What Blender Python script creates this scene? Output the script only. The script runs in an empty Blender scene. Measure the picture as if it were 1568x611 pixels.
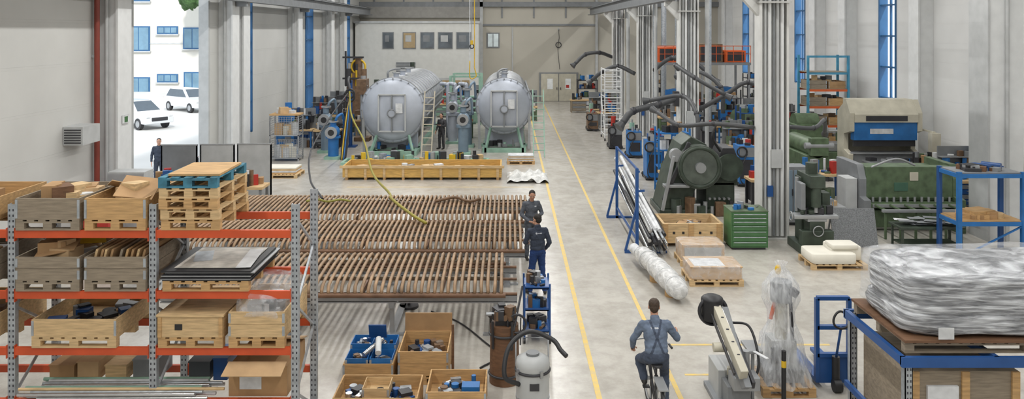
import bpy,bmesh,math,random
import numpy as np
from mathutils import Vector,Matrix,Euler,noise
random.seed(7)
V=Vector
SC=bpy.context.scene
SC.view_settings.view_transform='Standard'
# ------------------------------------------------------------------ materials
MC={}
def nt(name):
    m=bpy.data.materials.new(name);m.use_nodes=True
    n=m.node_tree.nodes;l=m.node_tree.links
    return m,n,l,n['Principled BSDF']
def M(name,col=(.5,.5,.5),rough=.55,metal=0,var=.12,scale=3,bump=0,bscale=40,stretch=(1,1,1),coat=0,lo=None,contrast=.35):
    if name in MC:return MC[name]
    m,n,l,p=nt(name)
    tc=n.new('ShaderNodeTexCoord');mp=n.new('ShaderNodeMapping');mp.inputs['Scale'].default_value=stretch
    l.new(tc.outputs['Object'],mp.inputs['Vector'])
    nz=n.new('ShaderNodeTexNoise');nz.inputs['Scale'].default_value=scale;nz.inputs['Detail'].default_value=5
    l.new(mp.outputs[0],nz.inputs['Vector'])
    cr=n.new('ShaderNodeValToRGB');cr.color_ramp.elements[0].position=.5-contrast/2;cr.color_ramp.elements[1].position=.5+contrast/2
    a=lo if lo else tuple(c*(1-var) for c in col)
    b=tuple(min(1,c*(1+var*.6)) for c in col)
    cr.color_ramp.elements[0].color=(*a,1);cr.color_ramp.elements[1].color=(*b,1)
    l.new(nz.outputs[0],cr.inputs[0]);l.new(cr.outputs[0],p.inputs['Base Color'])
    p.inputs['Roughness'].default_value=rough;p.inputs['Metallic'].default_value=metal
    if coat:p.inputs['Coat Weight'].default_value=coat
    if bump:
        n2=n.new('ShaderNodeTexNoise');n2.inputs['Scale'].default_value=bscale;n2.inputs['Detail'].default_value=3
        l.new(mp.outputs[0],n2.inputs['Vector'])
        bp=n.new('ShaderNodeBump');bp.inputs['Strength'].default_value=bump;bp.inputs['Distance'].default_value=.02
        l.new(n2.outputs[0],bp.inputs['Height']);l.new(bp.outputs[0],p.inputs['Normal'])
    MC[name]=m;return m
def siding(name,col,per=.6,ax='Z'):
    m=M(name,col,.6,0,.07,.5)
    n=m.node_tree.nodes;l=m.node_tree.links;p=n['Principled BSDF']
    tc=n.new('ShaderNodeTexCoord');sp=n.new('ShaderNodeSeparateXYZ');l.new(tc.outputs['Object'],sp.inputs[0])
    d=n.new('ShaderNodeMath');d.operation='DIVIDE';d.inputs[1].default_value=per;l.new(sp.outputs[ax],d.inputs[0])
    f=n.new('ShaderNodeMath');f.operation='FRACT';l.new(d.outputs[0],f.inputs[0])
    g=n.new('ShaderNodeMath');g.operation='GREATER_THAN';g.inputs[1].default_value=.06;l.new(f.outputs[0],g.inputs[0])
    bp=n.new('ShaderNodeBump');bp.inputs['Strength'].default_value=1;bp.inputs['Distance'].default_value=.04
    l.new(g.outputs[0],bp.inputs['Height']);l.new(bp.outputs[0],p.inputs['Normal'])
    return m
def film(name,col=(.9,.92,.95),alpha=.45,stretch=(3,3,3),inner=None,p0=.3,p1=.75,rough=.16,dist=.5):
    m,n,l,p=nt(name)
    tc=n.new('ShaderNodeTexCoord');mp=n.new('ShaderNodeMapping');mp.inputs['Scale'].default_value=stretch
    l.new(tc.outputs['Object'],mp.inputs['Vector'])
    nz=n.new('ShaderNodeTexNoise');nz.inputs['Scale'].default_value=2.2;nz.inputs['Detail'].default_value=6;nz.inputs['Distortion'].default_value=dist
    l.new(mp.outputs[0],nz.inputs['Vector'])
    cr=n.new('ShaderNodeValToRGB');cr.color_ramp.elements[0].position=p0;cr.color_ramp.elements[1].position=p1
    l.new(nz.outputs[0],cr.inputs[0])
    p.inputs['Roughness'].default_value=rough
    bp=n.new('ShaderNodeBump');bp.inputs['Strength'].default_value=.8;bp.inputs['Distance'].default_value=.05
    l.new(nz.outputs[0],bp.inputs['Height']);l.new(bp.outputs[0],p.inputs['Normal'])
    if inner:
        cr.color_ramp.elements[0].color=(*inner,1);cr.color_ramp.elements[1].color=(*col,1)
        l.new(cr.outputs[0],p.inputs['Base Color'])
    else:
        p.inputs['Base Color'].default_value=(*col,1)
        cr.color_ramp.elements[0].color=(alpha*.35,)*3+(1,);cr.color_ramp.elements[1].color=(min(1,alpha*1.7),)*3+(1,)
        l.new(cr.outputs[0],p.inputs['Alpha'])
    MC[name]=m;return m
def woodm(name,col,rough=.7):
    return M(name,col,rough,0,.32,2.5,.15,30,stretch=(1.5,6,14),contrast=.5)
steel=M('steel_grey',(.36,.37,.38),.45,.5);galv=M('galvanised',(.42,.45,.48),.42,.5,.2,12)
galvhole=M('hole_dark',(.05,.05,.06),.8)
beamor=M('rack_beam_orange',(.56,.08,.022),.45,0,.15)
bluep=M('blue_paint',(.015,.075,.25),.4);blueb=M('blue_bright',(.02,.15,.42),.45,0,.2);bluel=M('blue_light',(.06,.27,.42),.5,0,.2)
green=M('machine_green',(.095,.14,.075),.45,0,.35,4);dgreen=M('machine_dark_green',(.045,.062,.045),.45,0,.35,4);lgreen=M('cabinet_green',(.06,.16,.06),.4,0,.15);mint=M('mint_paint',(.26,.42,.33),.5,0,.2)
black=M('black_rubber',(.018,.018,.02),.5);duct=M('duct_dark_grey',(.06,.062,.066),.5);dark=M('dark_metal',(.045,.045,.05),.45,.3);white=M('white_paint',(.68,.69,.69),.5,0,.06);cream=M('cream_paint',(.50,.47,.38),.5,0,.12)
lgrey=M('light_grey_paint',(.44,.45,.45),.5,0,.1);mgrey=M('mid_grey_paint',(.20,.21,.22),.5)
wood=woodm('pine_wood',(.52,.32,.14));woodl=woodm('plywood_light',(.60,.42,.22));woody=woodm('yellow_formwork',(.62,.38,.11));wooddk=woodm('dark_wood',(.16,.08,.04));woodgrey=woodm('grey_wood',(.27,.22,.16))
card=M('cardboard',(.38,.23,.11),.85,0,.2,3);cardl=M('cardboard_light',(.52,.35,.19),.85,0,.15,3)
copper=M('oxidised_tube',(.33,.215,.125),.55,.1,.45,4,contrast=.5);tubed=M('tube_rail_brown',(.17,.09,.05),.55,.1,.3,4)
chrome=M('polished_tube',(.6,.6,.6),.25,.85,.1,6);yel=M('yellow_plastic',(.66,.42,.02),.5);orange=M('orange_paint',(.65,.11,.02),.5);red=M('red_paint',(.42,.03,.02),.5)
stain=M('tank_light_grey',(.42,.45,.51),.5,.25,.15,1.2,.05,8)
glassd=M('dark_glass',(.05,.07,.09),.1,0,.1);glassb=M('blue_glass',(.14,.25,.34),.12,0,.2,1)
foam=M('white_foam',(.74,.71,.62),.8,0,.06);paper=M('white_paper',(.62,.63,.64),.7,0,.2,5);rust=M('rust_brown',(.17,.10,.055),.6,0,.3,6)
plas=film('clear_stretch_film',(.85,.87,.9),.24);plasw=film('bubble_wrap',(.80,.80,.79),.9,(4,4,4),inner=(.46,.46,.46))
wrapm=film('dark_wrap_painted_glints',(.74,.76,.79),1,(1.1,1.1,11),inner=(.06,.062,.07),p0=.42,p1=.70,rough=.14,dist=.5)  # pale streaks in the colour stand for reflections off the stretch film
checker=M('checker_plate',(.24,.25,.26),.4,.6,.4,45,.6,60)
# ------------------------------------------------------------------ mesh builder
class B:
    def __init__(s,name):s.n=name;s.v=[];s.f=[];s.m=[];s.s=[];s.mats=[]
    def mi(s,m):
        if m not in s.mats:s.mats.append(m)
        return s.mats.index(m)
    def add(s,vs,fs,m,sm=False):
        o=len(s.v);s.v+=[tuple(v) for v in vs];k=s.mi(m)
        for f in fs:s.f.append([i+o for i in f]);s.m.append(k);s.s.append(sm)
    def bx(s,x0,x1,y0,y1,z0,z1,m):
        s.add([(x,y,z) for x in(x0,x1) for y in(y0,y1) for z in(z0,z1)],[(0,1,3,2),(4,6,7,5),(0,4,5,1),(2,3,7,6),(0,2,6,4),(1,5,7,3)],m)
    def box(s,c,sz,m,rot=(0,0,0)):
        R=Euler(rot).to_matrix();c=V(c)
        s.add([c+R@V((x*sz[0]/2,y*sz[1]/2,z*sz[2]/2)) for x in(-1,1) for y in(-1,1) for z in(-1,1)],[(0,1,3,2),(4,6,7,5),(0,4,5,1),(2,3,7,6),(0,2,6,4),(1,5,7,3)],m)
    def bar(s,p0,p1,w,h,m):
        p0=V(p0);p1=V(p1);d=(p1-p0);L=d.length;R=d.to_track_quat('Y','Z').to_matrix();c=(p0+p1)/2
        s.add([c+R@V((x*w/2,y*L/2,z*h/2)) for x in(-1,1) for y in(-1,1) for z in(-1,1)],[(0,1,3,2),(4,6,7,5),(0,4,5,1),(2,3,7,6),(0,2,6,4),(1,5,7,3)],m)
    def cyl(s,p0,p1,r,m,r1=None,seg=16):
        p0=V(p0);p1=V(p1);r1=r if r1 is None else r1
        R=(p1-p0).to_track_quat('Z','Y').to_matrix()
        a=[R@V((math.cos(t*2*math.pi/seg),math.sin(t*2*math.pi/seg),0)) for t in range(seg)]
        vs=[p0+q*r for q in a]+[p1+q*r1 for q in a]
        s.add(vs,[(i,(i+1)%seg,seg+(i+1)%seg,seg+i) for i in range(seg)],m,True)
        s.add(vs,[tuple(range(seg))],m);s.add(vs,[tuple(range(seg,2*seg))],m)
    def tube(s,pts,r,m,seg=8,closed=False):
        pts=[V(p) for p in pts];n=len(pts);rr=r if isinstance(r,(list,tuple)) else [r]*n
        vs=[];up=None
        for i,p in enumerate(pts):
            d=(pts[min(i+1,n-1)]-pts[max(i-1,0)]) if not closed else pts[(i+1)%n]-pts[i-1]
            d.normalize()
            if up is None:
                up=V((0,0,1)) if abs(d.z)<.9 else V((1,0,0))
            x=up.cross(d);
            if x.length<1e-4:x=V((1,0,0)).cross(d)
            x.normalize();up=d.cross(x).normalized()
            for k in range(seg):
                a=2*math.pi*k/seg;vs.append(p+(x*math.cos(a)+up*math.sin(a))*rr[i])
        fs=[]
        for i in range(n if closed else n-1):
            j=(i+1)%n
            for k in range(seg):fs.append((i*seg+k,i*seg+(k+1)%seg,j*seg+(k+1)%seg,j*seg+k))
        if not closed:fs+= [tuple(range(seg)),tuple(range((n-1)*seg,n*seg))]
        s.add(vs,fs,m,True)
    def ell(s,c,r,m,rot=None,seg=16,rings=10,pw=1,nz=0,nf=3,flat=False):
        c=V(c);R=rot if rot is not None else Matrix.Identity(3);vs=[]
        if not hasattr(r,'__len__'):r=(r,r,r)
        sg=lambda t:math.copysign(abs(t)**pw,t)
        for i in range(rings+1):
            th=math.pi*i/rings
            for k in range(seg):
                ph=2*math.pi*k/seg
                q=V((sg(math.sin(th))*sg(math.cos(ph))*r[0],sg(math.sin(th))*sg(math.sin(ph))*r[1],sg(math.cos(th))*r[2]))
                if nz:
                    q*=1+nz*noise.noise((q+c)*nf)
                vs.append(c+R@q)
        fs=[(i*seg+k,i*seg+(k+1)%seg,(i+1)*seg+(k+1)%seg,(i+1)*seg+k) for i in range(rings) for k in range(seg)]
        s.add(vs,fs,m,not flat)
    def ring(s,c,R,r,m,axis='x',seg=28,n=8):
        c=V(c);pts=[]
        for i in range(seg):
            a=2*math.pi*i/seg;u,w=R*math.cos(a),R*math.sin(a)
            pts.append(c+(V((0,u,w)) if axis=='x' else V((u,0,w)) if axis=='y' else V((u,w,0))))
        s.tube(pts,r,m,n,True)
    def prism(s,poly,axis,a,b,m):
        f={'x':lambda p,t:(t,p[0],p[1]),'y':lambda p,t:(p[0],t,p[1]),'z':lambda p,t:(p[0],p[1],t)}[axis];n=len(poly)
        vs=[f(p,a) for p in poly]+[f(p,b) for p in poly]
        s.add(vs,[tuple(range(n)),tuple(range(n,2*n))]+[(i,(i+1)%n,n+(i+1)%n,n+i) for i in range(n)],m)
    def lathe(s,o,d,prof,m,seg=40):
        o=V(o);R=V(d).to_track_quat('Z','Y').to_matrix();vs=[]
        for (r,z) in prof:
            for k in range(seg):
                a=2*math.pi*k/seg;vs.append(o+R@V((r*math.cos(a),r*math.sin(a),z)))
        s.add(vs,[(i*seg+k,i*seg+(k+1)%seg,(i+1)*seg+(k+1)%seg,(i+1)*seg+k) for i in range(len(prof)-1) for k in range(seg)],m,True)
    def pallet(s,x0,x1,y0,y1,z,m):
        w=.1;L=x1-x0
        for i in range(3):
            yy=y0+(y1-y0-w)*i/2
            s.bx(x0,x1,yy,yy+w,z,z+.022,m);s.bx(x0,x1,yy,yy+w,z+.1,z+.122,m)
            for k in range(3):
                xx=x0+(L-.12)*k/2;s.bx(xx,xx+.12,yy,yy+w,z+.022,z+.1,m)
        nb=max(4,int((x1-x0)/.14))
        for k in range(nb):
            xx=x0+(L-.1)*k/(nb-1);s.bx(xx,xx+.1,y0,y1,z+.122,z+.144,m)
    def collar(s,x0,x1,y0,y1,z,h,m,t=.022):
        n=max(1,round(h/.2));hh=h/n
        for i in range(n):
            a=z+i*hh;b=a+hh-.006
            s.bx(x0,x1,y0,y0+t,a,b,m);s.bx(x0,x1,y1-t,y1,a,b,m);s.bx(x0,x0+t,y0+t,y1-t,a,b,m);s.bx(x1-t,x1,y0+t,y1-t,a,b,m)
            for cx in(x0-.004,x1-.03):
                s.bx(cx,cx+.034,y0-.005,y0,a+.02,b-.02,galv)
        s.bx(x0+t,x1-t,y0+t,y1-t,z,z+.02,m)
    def junk(s,x0,x1,y0,y1,z,n,mats,sz=.15,h=.2,cyl=.3):
        for i in range(n):
            k=sz*random.uniform(.4,1);k2=sz*random.uniform(.3,1);k3=h*random.uniform(.3,1);mg=min(sz*.6,(x1-x0)*.4,(y1-y0)*.4)
            c=(random.uniform(x0+mg,x1-mg),random.uniform(y0+mg,y1-mg),z+k3*.5);mt=random.choice(mats)
            if random.random()<cyl:
                if random.random()<.5:s.cyl((c[0],c[1],z),(c[0],c[1],z+k3),k*.35,mt,seg=12)
                else:
                    a=random.uniform(0,6.3);s.cyl((c[0]-math.cos(a)*k*.5,c[1]-math.sin(a)*k*.5,z+k*.2),(c[0]+math.cos(a)*k*.5,c[1]+math.sin(a)*k*.5,z+k*.2),k*.2,mt,seg=12)
            else:s.box(c,(k,k2,k3),mt,(0,0,random.uniform(0,3)))
    def done(s,bevel=0,rotz=0,pivot=None,recalc=True):
        xs=np.array(s.v)
        if pivot is None:pivot=((xs[:,0].min()+xs[:,0].max())/2,(xs[:,1].min()+xs[:,1].max())/2,xs[:,2].min())
        me=bpy.data.meshes.new(s.n);me.from_pydata([tuple(q) for q in xs-np.array(pivot)],[],s.f)
        for m in s.mats:me.materials.append(m)
        me.polygons.foreach_set('material_index',s.m);me.polygons.foreach_set('use_smooth',s.s)
        if recalc:
            bm=bmesh.new();bm.from_mesh(me);bmesh.ops.recalc_face_normals(bm,faces=bm.faces);bm.to_mesh(me);bm.free()
        me.update()
        o=bpy.data.objects.new(s.n,me);SC.collection.objects.link(o);o.location=pivot;o.rotation_euler=(0,0,rotz)
        if bevel:
            b=o.modifiers.new('bevel','BEVEL');b.width=bevel;b.segments=2;b.limit_method='ANGLE';b.angle_limit=.8
        return o
def cr(P,n=8):
    P=[V(p) for p in P];Q=[P[0]*2-P[1]]+P+[P[-1]*2-P[-2]];out=[]
    for i in range(1,len(Q)-2):
        for k in range(n):
            t=k/n;a,b,c,d=Q[i-1],Q[i],Q[i+1],Q[i+2]
            out.append(.5*((2*b)+(c-a)*t+(2*a-5*b+4*c-d)*t*t+(3*b-a-3*c+d)*t**3))
    out.append(P[-1]);return out
# ------------------------------------------------------------------ room shell
XL,XR,YB,YN,ZC=-12.2,17.0,63.9,-8.0,11.0
floorm=M('concrete_floor',(.50,.475,.43),.27,0,.18,.3,.03,60,contrast=.7)
def patches(m):
    n=m.node_tree.nodes;l=m.node_tree.links;p=n['Principled BSDF'];src=p.inputs['Base Color'].links[0].from_socket
    tc=n.new('ShaderNodeTexCoord');nz=n.new('ShaderNodeTexNoise');nz.inputs['Scale'].default_value=2.2;nz.inputs['Detail'].default_value=8;nz.inputs['Roughness'].default_value=.7
    l.new(tc.outputs['Object'],nz.inputs['Vector']);r=n.new('ShaderNodeValToRGB');r.color_ramp.elements[0].position=.35;r.color_ramp.elements[0].color=(.78,.77,.75,1);r.color_ramp.elements[1].position=.6;r.color_ramp.elements[1].color=(1,1,1,1)
    l.new(nz.outputs[0],r.inputs[0]);mx=n.new('ShaderNodeMixRGB');mx.blend_type='MULTIPLY';mx.inputs[0].default_value=1;l.new(src,mx.inputs[1]);l.new(r.outputs[0],mx.inputs[2]);l.new(mx.outputs[0],p.inputs['Base Color'])
patches(floorm)
b=B('floor');b.bx(XL-.3,XR+.3,YN-.3,YB+.3,-.3,0,floorm);b.done()
b=B('ceiling');b.bx(XL-.3,XR+.3,YN-.3,YB+.3,ZC,ZC+.3,lgrey);b.done()
wallL=siding('wall_panel_left',(.53,.53,.51),1.2);wallR=siding('wall_panel_right',(.66,.66,.65),.75);wallB=M('wall_back_beige',(.46,.435,.375),.7,0,.08,.3)
def wallx(name,x0,x1,ops,m):
    b=B(name);y=YN
    for (a,c,z0,z1) in ops:
        b.bx(x0,x1,y,a,0,ZC,m)
        if z0>0:b.bx(x0,x1,a,c,0,z0,m)
        b.bx(x0,x1,a,c,z1,ZC,m);y=c
    b.bx(x0,x1,y,YB,0,ZC,m);b.done()
LW=[(35.7,37.1),(46.8,48.6),(58.0,59.8)];RW=[(34.4,36.0),(45.0,46.6),(55.4,57.0)]
wallx('wall_left',XL-.3,XL,[(25.2,31.8,0,9.4)]+[(a,c,1.0,9.4) for a,c in LW],wallL)
wallx('wall_right',XR,XR+.3,[(a,c,2.7,9.4) for a,c in RW],wallR)
b=B('wall_back');b.bx(XL-.3,XR+.3,YB,YB+.3,0,ZC,wallB);b.done()
b=B('wall_near');b.bx(XL-.3,XR+.3,YN-.3,YN,0,ZC,white);b.done()
frameb=M('window_frame_blue',(.025,.11,.25),.4)
def winx(name,x,a,c,z0,z1):
    b=B(name);t=.09
    for yy in(a,c-t):b.bx(x-.05,x+.35,yy,yy+t,z0,z1,frameb)
    b.bx(x+.1,x+.2,(a+c)/2-.03,(a+c)/2+.03,z0,z1,frameb)
    z=z0
    while z<z1:
        b.bx(x+.02,x+.28,a+t,c-t,z,z+.07,frameb);z+=1.4
    b.bx(x+.02,x+.28,a+t,c-t,z1-.07,z1,frameb);b.done()
for i,(a,c) in enumerate(LW):winx('window_%d'%(i+1),XL-.3,a,c,1.0,9.4)
for i,(a,c) in enumerate(RW):winx('window_%d'%(i+4),XR,a,c,2.7,9.4)
b=B('door_frame');b.bx(XL-.35,XL+.05,25.2,25.35,0,9.3,lgrey);b.bx(XL-.35,XL+.05,31.65,31.8,0,9.3,lgrey);b.bx(XL-.35,XL+.05,25.35,31.65,9.15,9.3,lgrey);b.done()
for y in(23.6,33.2,34.6,43.5,51.5,55.5):
    b=B('pilaster');b.bx(XL+.003,XL+.55,y-.35,y+.35,0,ZC-.02,white);b.bx(XL+.55,XL+.62,y-.42,y+.42,0,ZC-.02,white)
    b.cyl((XL+.3,y-.45,0),(XL+.3,y-.45,10.5),.05,lgrey);b.done()
for y in(31.7,38.6,42.4,48.8,53,60):
    b=B('pilaster');b.bx(XR-.6,XR-.003,y-.3,y+.3,0,ZC-.02,white);b.bx(XR-.66,XR-.6,y-.38,y+.38,0,ZC-.02,white);b.done()
cw=M('column_white',(.62,.62,.60),.5,0,.08)
def column(x,y,w=.8,d=.5,pipes=True):
    b=B('steel_column')
    b.bx(x-w/2,x-w/2+.06,y-d/2,y+d/2,0,ZC-.01,cw);b.bx(x+w/2-.06,x+w/2,y-d/2,y+d/2,0,ZC-.01,cw);b.bx(x-w/2+.06,x+w/2-.06,y-.03,y+.03,0,ZC-.01,cw)
    for z in(.05,6.6):b.bx(x-w/2-.05,x+w/2+.05,y-d/2-.05,y+d/2+.05,z-.05,z,cw)
    b.prism([(x-w/2,6.2),(x-w/2-.55,6.8),(x-w/2-.55,6.98),(x-w/2,6.98)],'y',y-.12,y+.12,cw)
    if pipes:
        for k,(dx,r,m) in enumerate([(-.24,.035,lgrey),(-.12,.05,white),(0,.03,mgrey),(.1,.045,lgrey),(.23,.05,white)]):
            b.cyl((x+dx,y-d/2+.06,0.1),(x+dx,y-d/2+.06,10.6),r,m,seg=10)
        b.bx(x-.1,x+.18,y-d/2-.06,y-d/2+.03,2.0,2.5,lgrey);b.bx(x-.2,x-.05,y-d/2-.03,y-d/2+.05,1.2,1.5,bluep)
    return b.done()
for y in(21.9,32.2,42.5,52.8):column(7.33,y)
b=B('concrete_column');b.bx(13.15,14.1,21.5,22.3,0,ZC-.01,white);b.bx(13.1,13.16,21.45,22.35,0,ZC-.01,lgrey);b.cyl((13.6,21.4,0),(13.6,21.4,10.5),.05,lgrey);b.done()
for x in(6.5,-11.2):
    b=B('crane_runway_beam');b.bx(x-.2,x+.2,5,63,7.0,7.05,mgrey);b.bx(x-.03,x+.03,5,63,7.05,7.5,mgrey);b.bx(x-.2,x+.2,5,63,7.5,7.55,mgrey);b.bx(x-.05,x+.05,5,63,7.55,7.6,dark)
    if x<0:
        for y in(23.6,33.2,43.5,55.5):b.bx(XL+.65,x+.1,y-.1,y+.1,6.8,7.0,mgrey)
    b.done()
yl=M('floor_line_yellow',(.64,.44,.08),.6,0,.3,6,contrast=.5,lo=(.52,.42,.24))
b=B('floor_marking_line');b.bx(1.37,1.46,7,63,.001,.004,yl);b.done()
b=B('floor_marking_line');b.bx(2.66,2.74,7,63,.001,.004,yl);b.done()
b=B('floor_marking_line');b.bx(2.95,5.9,14.4,14.47,.001,.004,yl);b.bx(2.95,3.7,13.15,13.21,.001,.004,yl);b.bx(-6,.9,28.9,28.96,.001,.004,yl);b.done()
# ------------------------------------------------------------------ back wall items
b=B('office_block')
ox0,ox1,oy=-12.0,-2.4,61.0
ws=[(587,602),(618,636),(645,664),(672,692),(700,720)]
so=1200/oy;zt=5.8+13/so
gw=M('office_glass',(.13,.15,.17),.15,0,.4,1)
b.bx(ox0,ox1,oy,YB-.01,0,zt,M('office_white',(.60,.60,.57),.6,0,.05))
b.bx(ox0-.1,ox1+.1,oy-.08,oy,zt-.12,zt+.05,lgrey)
for i,(a,c) in enumerate(ws):
    xa=(a-780)/so;xc=(c-780)/so;b.bx(xa-.06,xc+.06,oy-.05,oy,4.35,5.65,mgrey);b.bx(xa,xc,oy-.07,oy-.05,4.42,5.58,gw if i!=1 else M('tan_pane',(.40,.30,.17),.2))  # second window has a plain tan-orange pane colour
    b.bx(xa+.15,xc-.3,oy-.08,oy-.07,4.9,5.4,lgrey if i%2 else mgrey)
b.bx(-8.8,-7.3,oy-.06,oy,1.2,3.3,mgrey)
for k in range(10):b.bx(-8.8,-7.3,oy-.09,oy-.06,1.25+k*.2,1.3+k*.2,lgrey)
b.bx(-6.3,-4.5,oy-.05,oy,.0,2.1,lgrey)
for x in(-5.9,-5.2,-4.4,-3.7):b.bx(x,x+.6,oy-.09,oy-.05,1.0,1.9,M('tan_pane'))
b.done()
b=B('window_7');b.bx(-1.85,-.8,YB-.06,YB,4.35,5.6,mgrey);b.bx(-1.75,-.9,YB-.09,YB-.06,4.45,5.5,M('bright_pane',(.75,.85,.88),.2));b.bx(-1.35,-1.3,YB-.11,YB-.09,4.45,5.5,mgrey);b.done()
b=B('door_1')
dx0,dx1=(828-780)/18.78,(883-780)/18.78
b.bx(dx0-.12,dx1+.12,YB-.1,YB,0,2.35,mgrey)
for k in range(2):
    a=dx0+k*(dx1-dx0)/2+.03;c=a+(dx1-dx0)/2-.06
    b.bx(a,c,YB-.16,YB-.1,.02,2.25,cream);b.bx(a+.5,a+.95,YB-.18,YB-.16,1.0,1.85,M('door_pane',(.78,.8,.8),.2));b.box(((a+.12) if k else (c-.12),YB-.2,1.05),(.05,.06,.2),dark)
b.bx(dx0+2.05,dx0+2.3,YB-.19,YB-.17,1.1,1.35,red)
b.done()
b=B('trim_1');b.bx(-2.3,7.1,YB-.12,YB-.001,6.15,6.3,mgrey);b.bx(-2.4,-2.15,YB-.3,YB-.001,0,ZC-.02,lgrey);b.bx(7.0,7.2,YB-.2,YB-.001,0,ZC-.02,lgrey);b.bx(.2,.3,YB-.06,YB-.001,0,6.1,lgrey);b.done()
b=B('trim_2')
for x in(-11,-8.6,-6.2,-3.8,-.6,2,4.6,9.5,12,14.5):b.bx(x-.06,x+.06,YB-.08,YB-.001,6.8,ZC-.02,mgrey)
b.bx(XL+.01,XR-.01,YB-.3,YB-.1,7.7,8.1,mgrey);b.bx(XL+.01,-2.4,YB-.34,YB-.1,6.8,7.7,M('panel_grey',(.30,.29,.27),.7));b.done()
b=B('wall_hose_hook');b.ring((4.0,YB-.1,4.6),.22,.03,dark,'y');b.tube(cr([(4,YB-.1,5.9),(4.05,YB-.1,5.2),(4.0,YB-.12,4.9),(3.95,YB-.1,4.2),(4.1,YB-.1,2.6)]),.02,dark);b.cyl((4,YB-.02,5.9),(4,YB-.2,5.9),.06,steel);b.done()
b=B('chain_hoist');x,y=-2.2,46
b.cyl((x,y,5.0),(x,y,ZC-.01),.02,steel,seg=8);b.cyl((x+.15,y,3.6),(x+.15,y,9),.025,yel,seg=8);b.cyl((x-.12,y,4.0),(x-.12,y,9),.025,paper,seg=8);b.bx(x-.2,x+.2,y-.12,y+.12,8.9,9.3,yel);b.ring((x,y,4.85),.12,.035,dark,'y');b.bx(x-.08,x+.08,y-.06,y+.06,4.95,5.2,yel);b.tube(cr([(x+.15,y,3.6),(x+.25,y,3.1),(x-.1,y,3.0),(x-.12,y,4.0)]),.03,yel);b.done()
# ------------------------------------------------------------------ outside
outg=M('yard_concrete',(.55,.54,.52),.8,0,.08,.3)
b=B('yard_ground');b.bx(-90,XL-.31,-10,110,-.3,-.01,outg);b.done()
fac=M('facade_render',(.60,.58,.53),.8,0,.04,.5)
b=B('neighbour_building')
fy=74;sf=1200/fy
b.bx(-60,-24.5,fy,fy+12,-.01,18,fac)
def fw(u0,u1,v0,v1,md):
    x0,x1=(u0-780)/sf,(u1-780)/sf;z1=5.8-(v0-46)/sf;z0=5.8-(v1-46)/sf
    b.bx(x0,x1,fy-.1,fy,z0,z1,frameb);n=max(2,md)
    for k in range(n):
        w=(x1-x0-.16)/n;b.bx(x0+.08+k*w+.04,x0+.08+(k+1)*w-.04,fy-.13,fy-.1,z0+.12,z1-.12,glassb)
    b.bx(x0-.1,x1+.1,fy-.25,fy,z0-.12,z0,lgrey)
for dv in(-80,0):
    for u0,u1,v0,v1,md in((150,185,118,152,2),(196,230,118,152,2),(241,273,113,126,3),(282,308,110,136,2),(150,185,40,78,2),(196,230,40,78,2),(241,273,40,52,3),(281,309,42,75,2)):
        if dv==0 or v0<90:fw(u0,u1,v0+dv*.95,v1+dv*.95,md)
b.bx(-60,-24.5,fy-.05,fy,5.4-.9,5.4-.8,lgrey)
b.done()
def car(x,y,rot):
    b=B('car');cp=M('car_white',(.62,.64,.66),.25,0,.03,coat=.5)
    prof=[(-2.2,.35),(-2.25,.75),(-2.1,.95),(-1.5,1.02),(1.0,1.02),(1.9,.9),(2.2,.7),(2.2,.35)]
    b.prism(prof,'y',-.88,.88,cp)
    vs=[(-2.05,-.82,1.0),(1.1,-.82,1.0),(1.1,.82,1.0),(-2.05,.82,1.0),(-1.75,-.64,1.6),(.25,-.64,1.6),(.25,.64,1.6),(-1.75,.64,1.6)]
    b.add(vs,[(0,1,5,4),(1,2,6,5),(2,3,7,6),(3,0,4,7),(4,5,6,7)],cp)
    g=glassd
    def inset(a,bb,c,d,off):
        P=[V(vs[i]) for i in(a,bb,c,d)];ce=sum(P,V())/4;o=V(off)
        b.add([ce+(p-ce)*.86+o for p in P],[(0,1,2,3)],g)
    inset(0,1,5,4,(0,-.01,0));inset(2,3,7,6,(0,.01,0));inset(1,2,6,5,(.01,0,.01));inset(3,0,4,7,(-.01,0,.01))
    for wx in(-1.4,1.4):
        for sy in(-1,1):
            b.cyl((wx,sy*.7,.33),(wx,sy*.9,.33),.34,black,seg=24);b.cyl((wx,sy*.9,.33),(wx,sy*.91,.33),.2,steel)
    b.bx(2.16,2.23,-.5,.5,.5,.72,dark)
    for sy in(-1,1):b.box((2.12,sy*.7,.78),(.2,.25,.14),paper);b.box((-2.2,sy*.72,.85),(.1,.22,.18),red)
    o=b.done(bevel=.05,pivot=(0,0,0));o.location=(x,y,0);o.rotation_euler=(0,0,rot)
car(-22.2,47,math.radians(-35));car(-23.0,56.5,math.radians(-38))
b=B('tree');b.cyl((-26,70,0),(-26,70,7.5),.2,wooddk,r1=.1)
lf=M('leaves',(.05,.11,.03),.8,0,.4,6)
for i in range(40):b.ell((-26+random.uniform(-3,3),70+random.uniform(-1.5,1.5),9.3+random.uniform(-.9,1.6)),random.uniform(.4,.9),lf,nz=.6,nf=3,seg=12,rings=8)
b.done()
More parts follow.
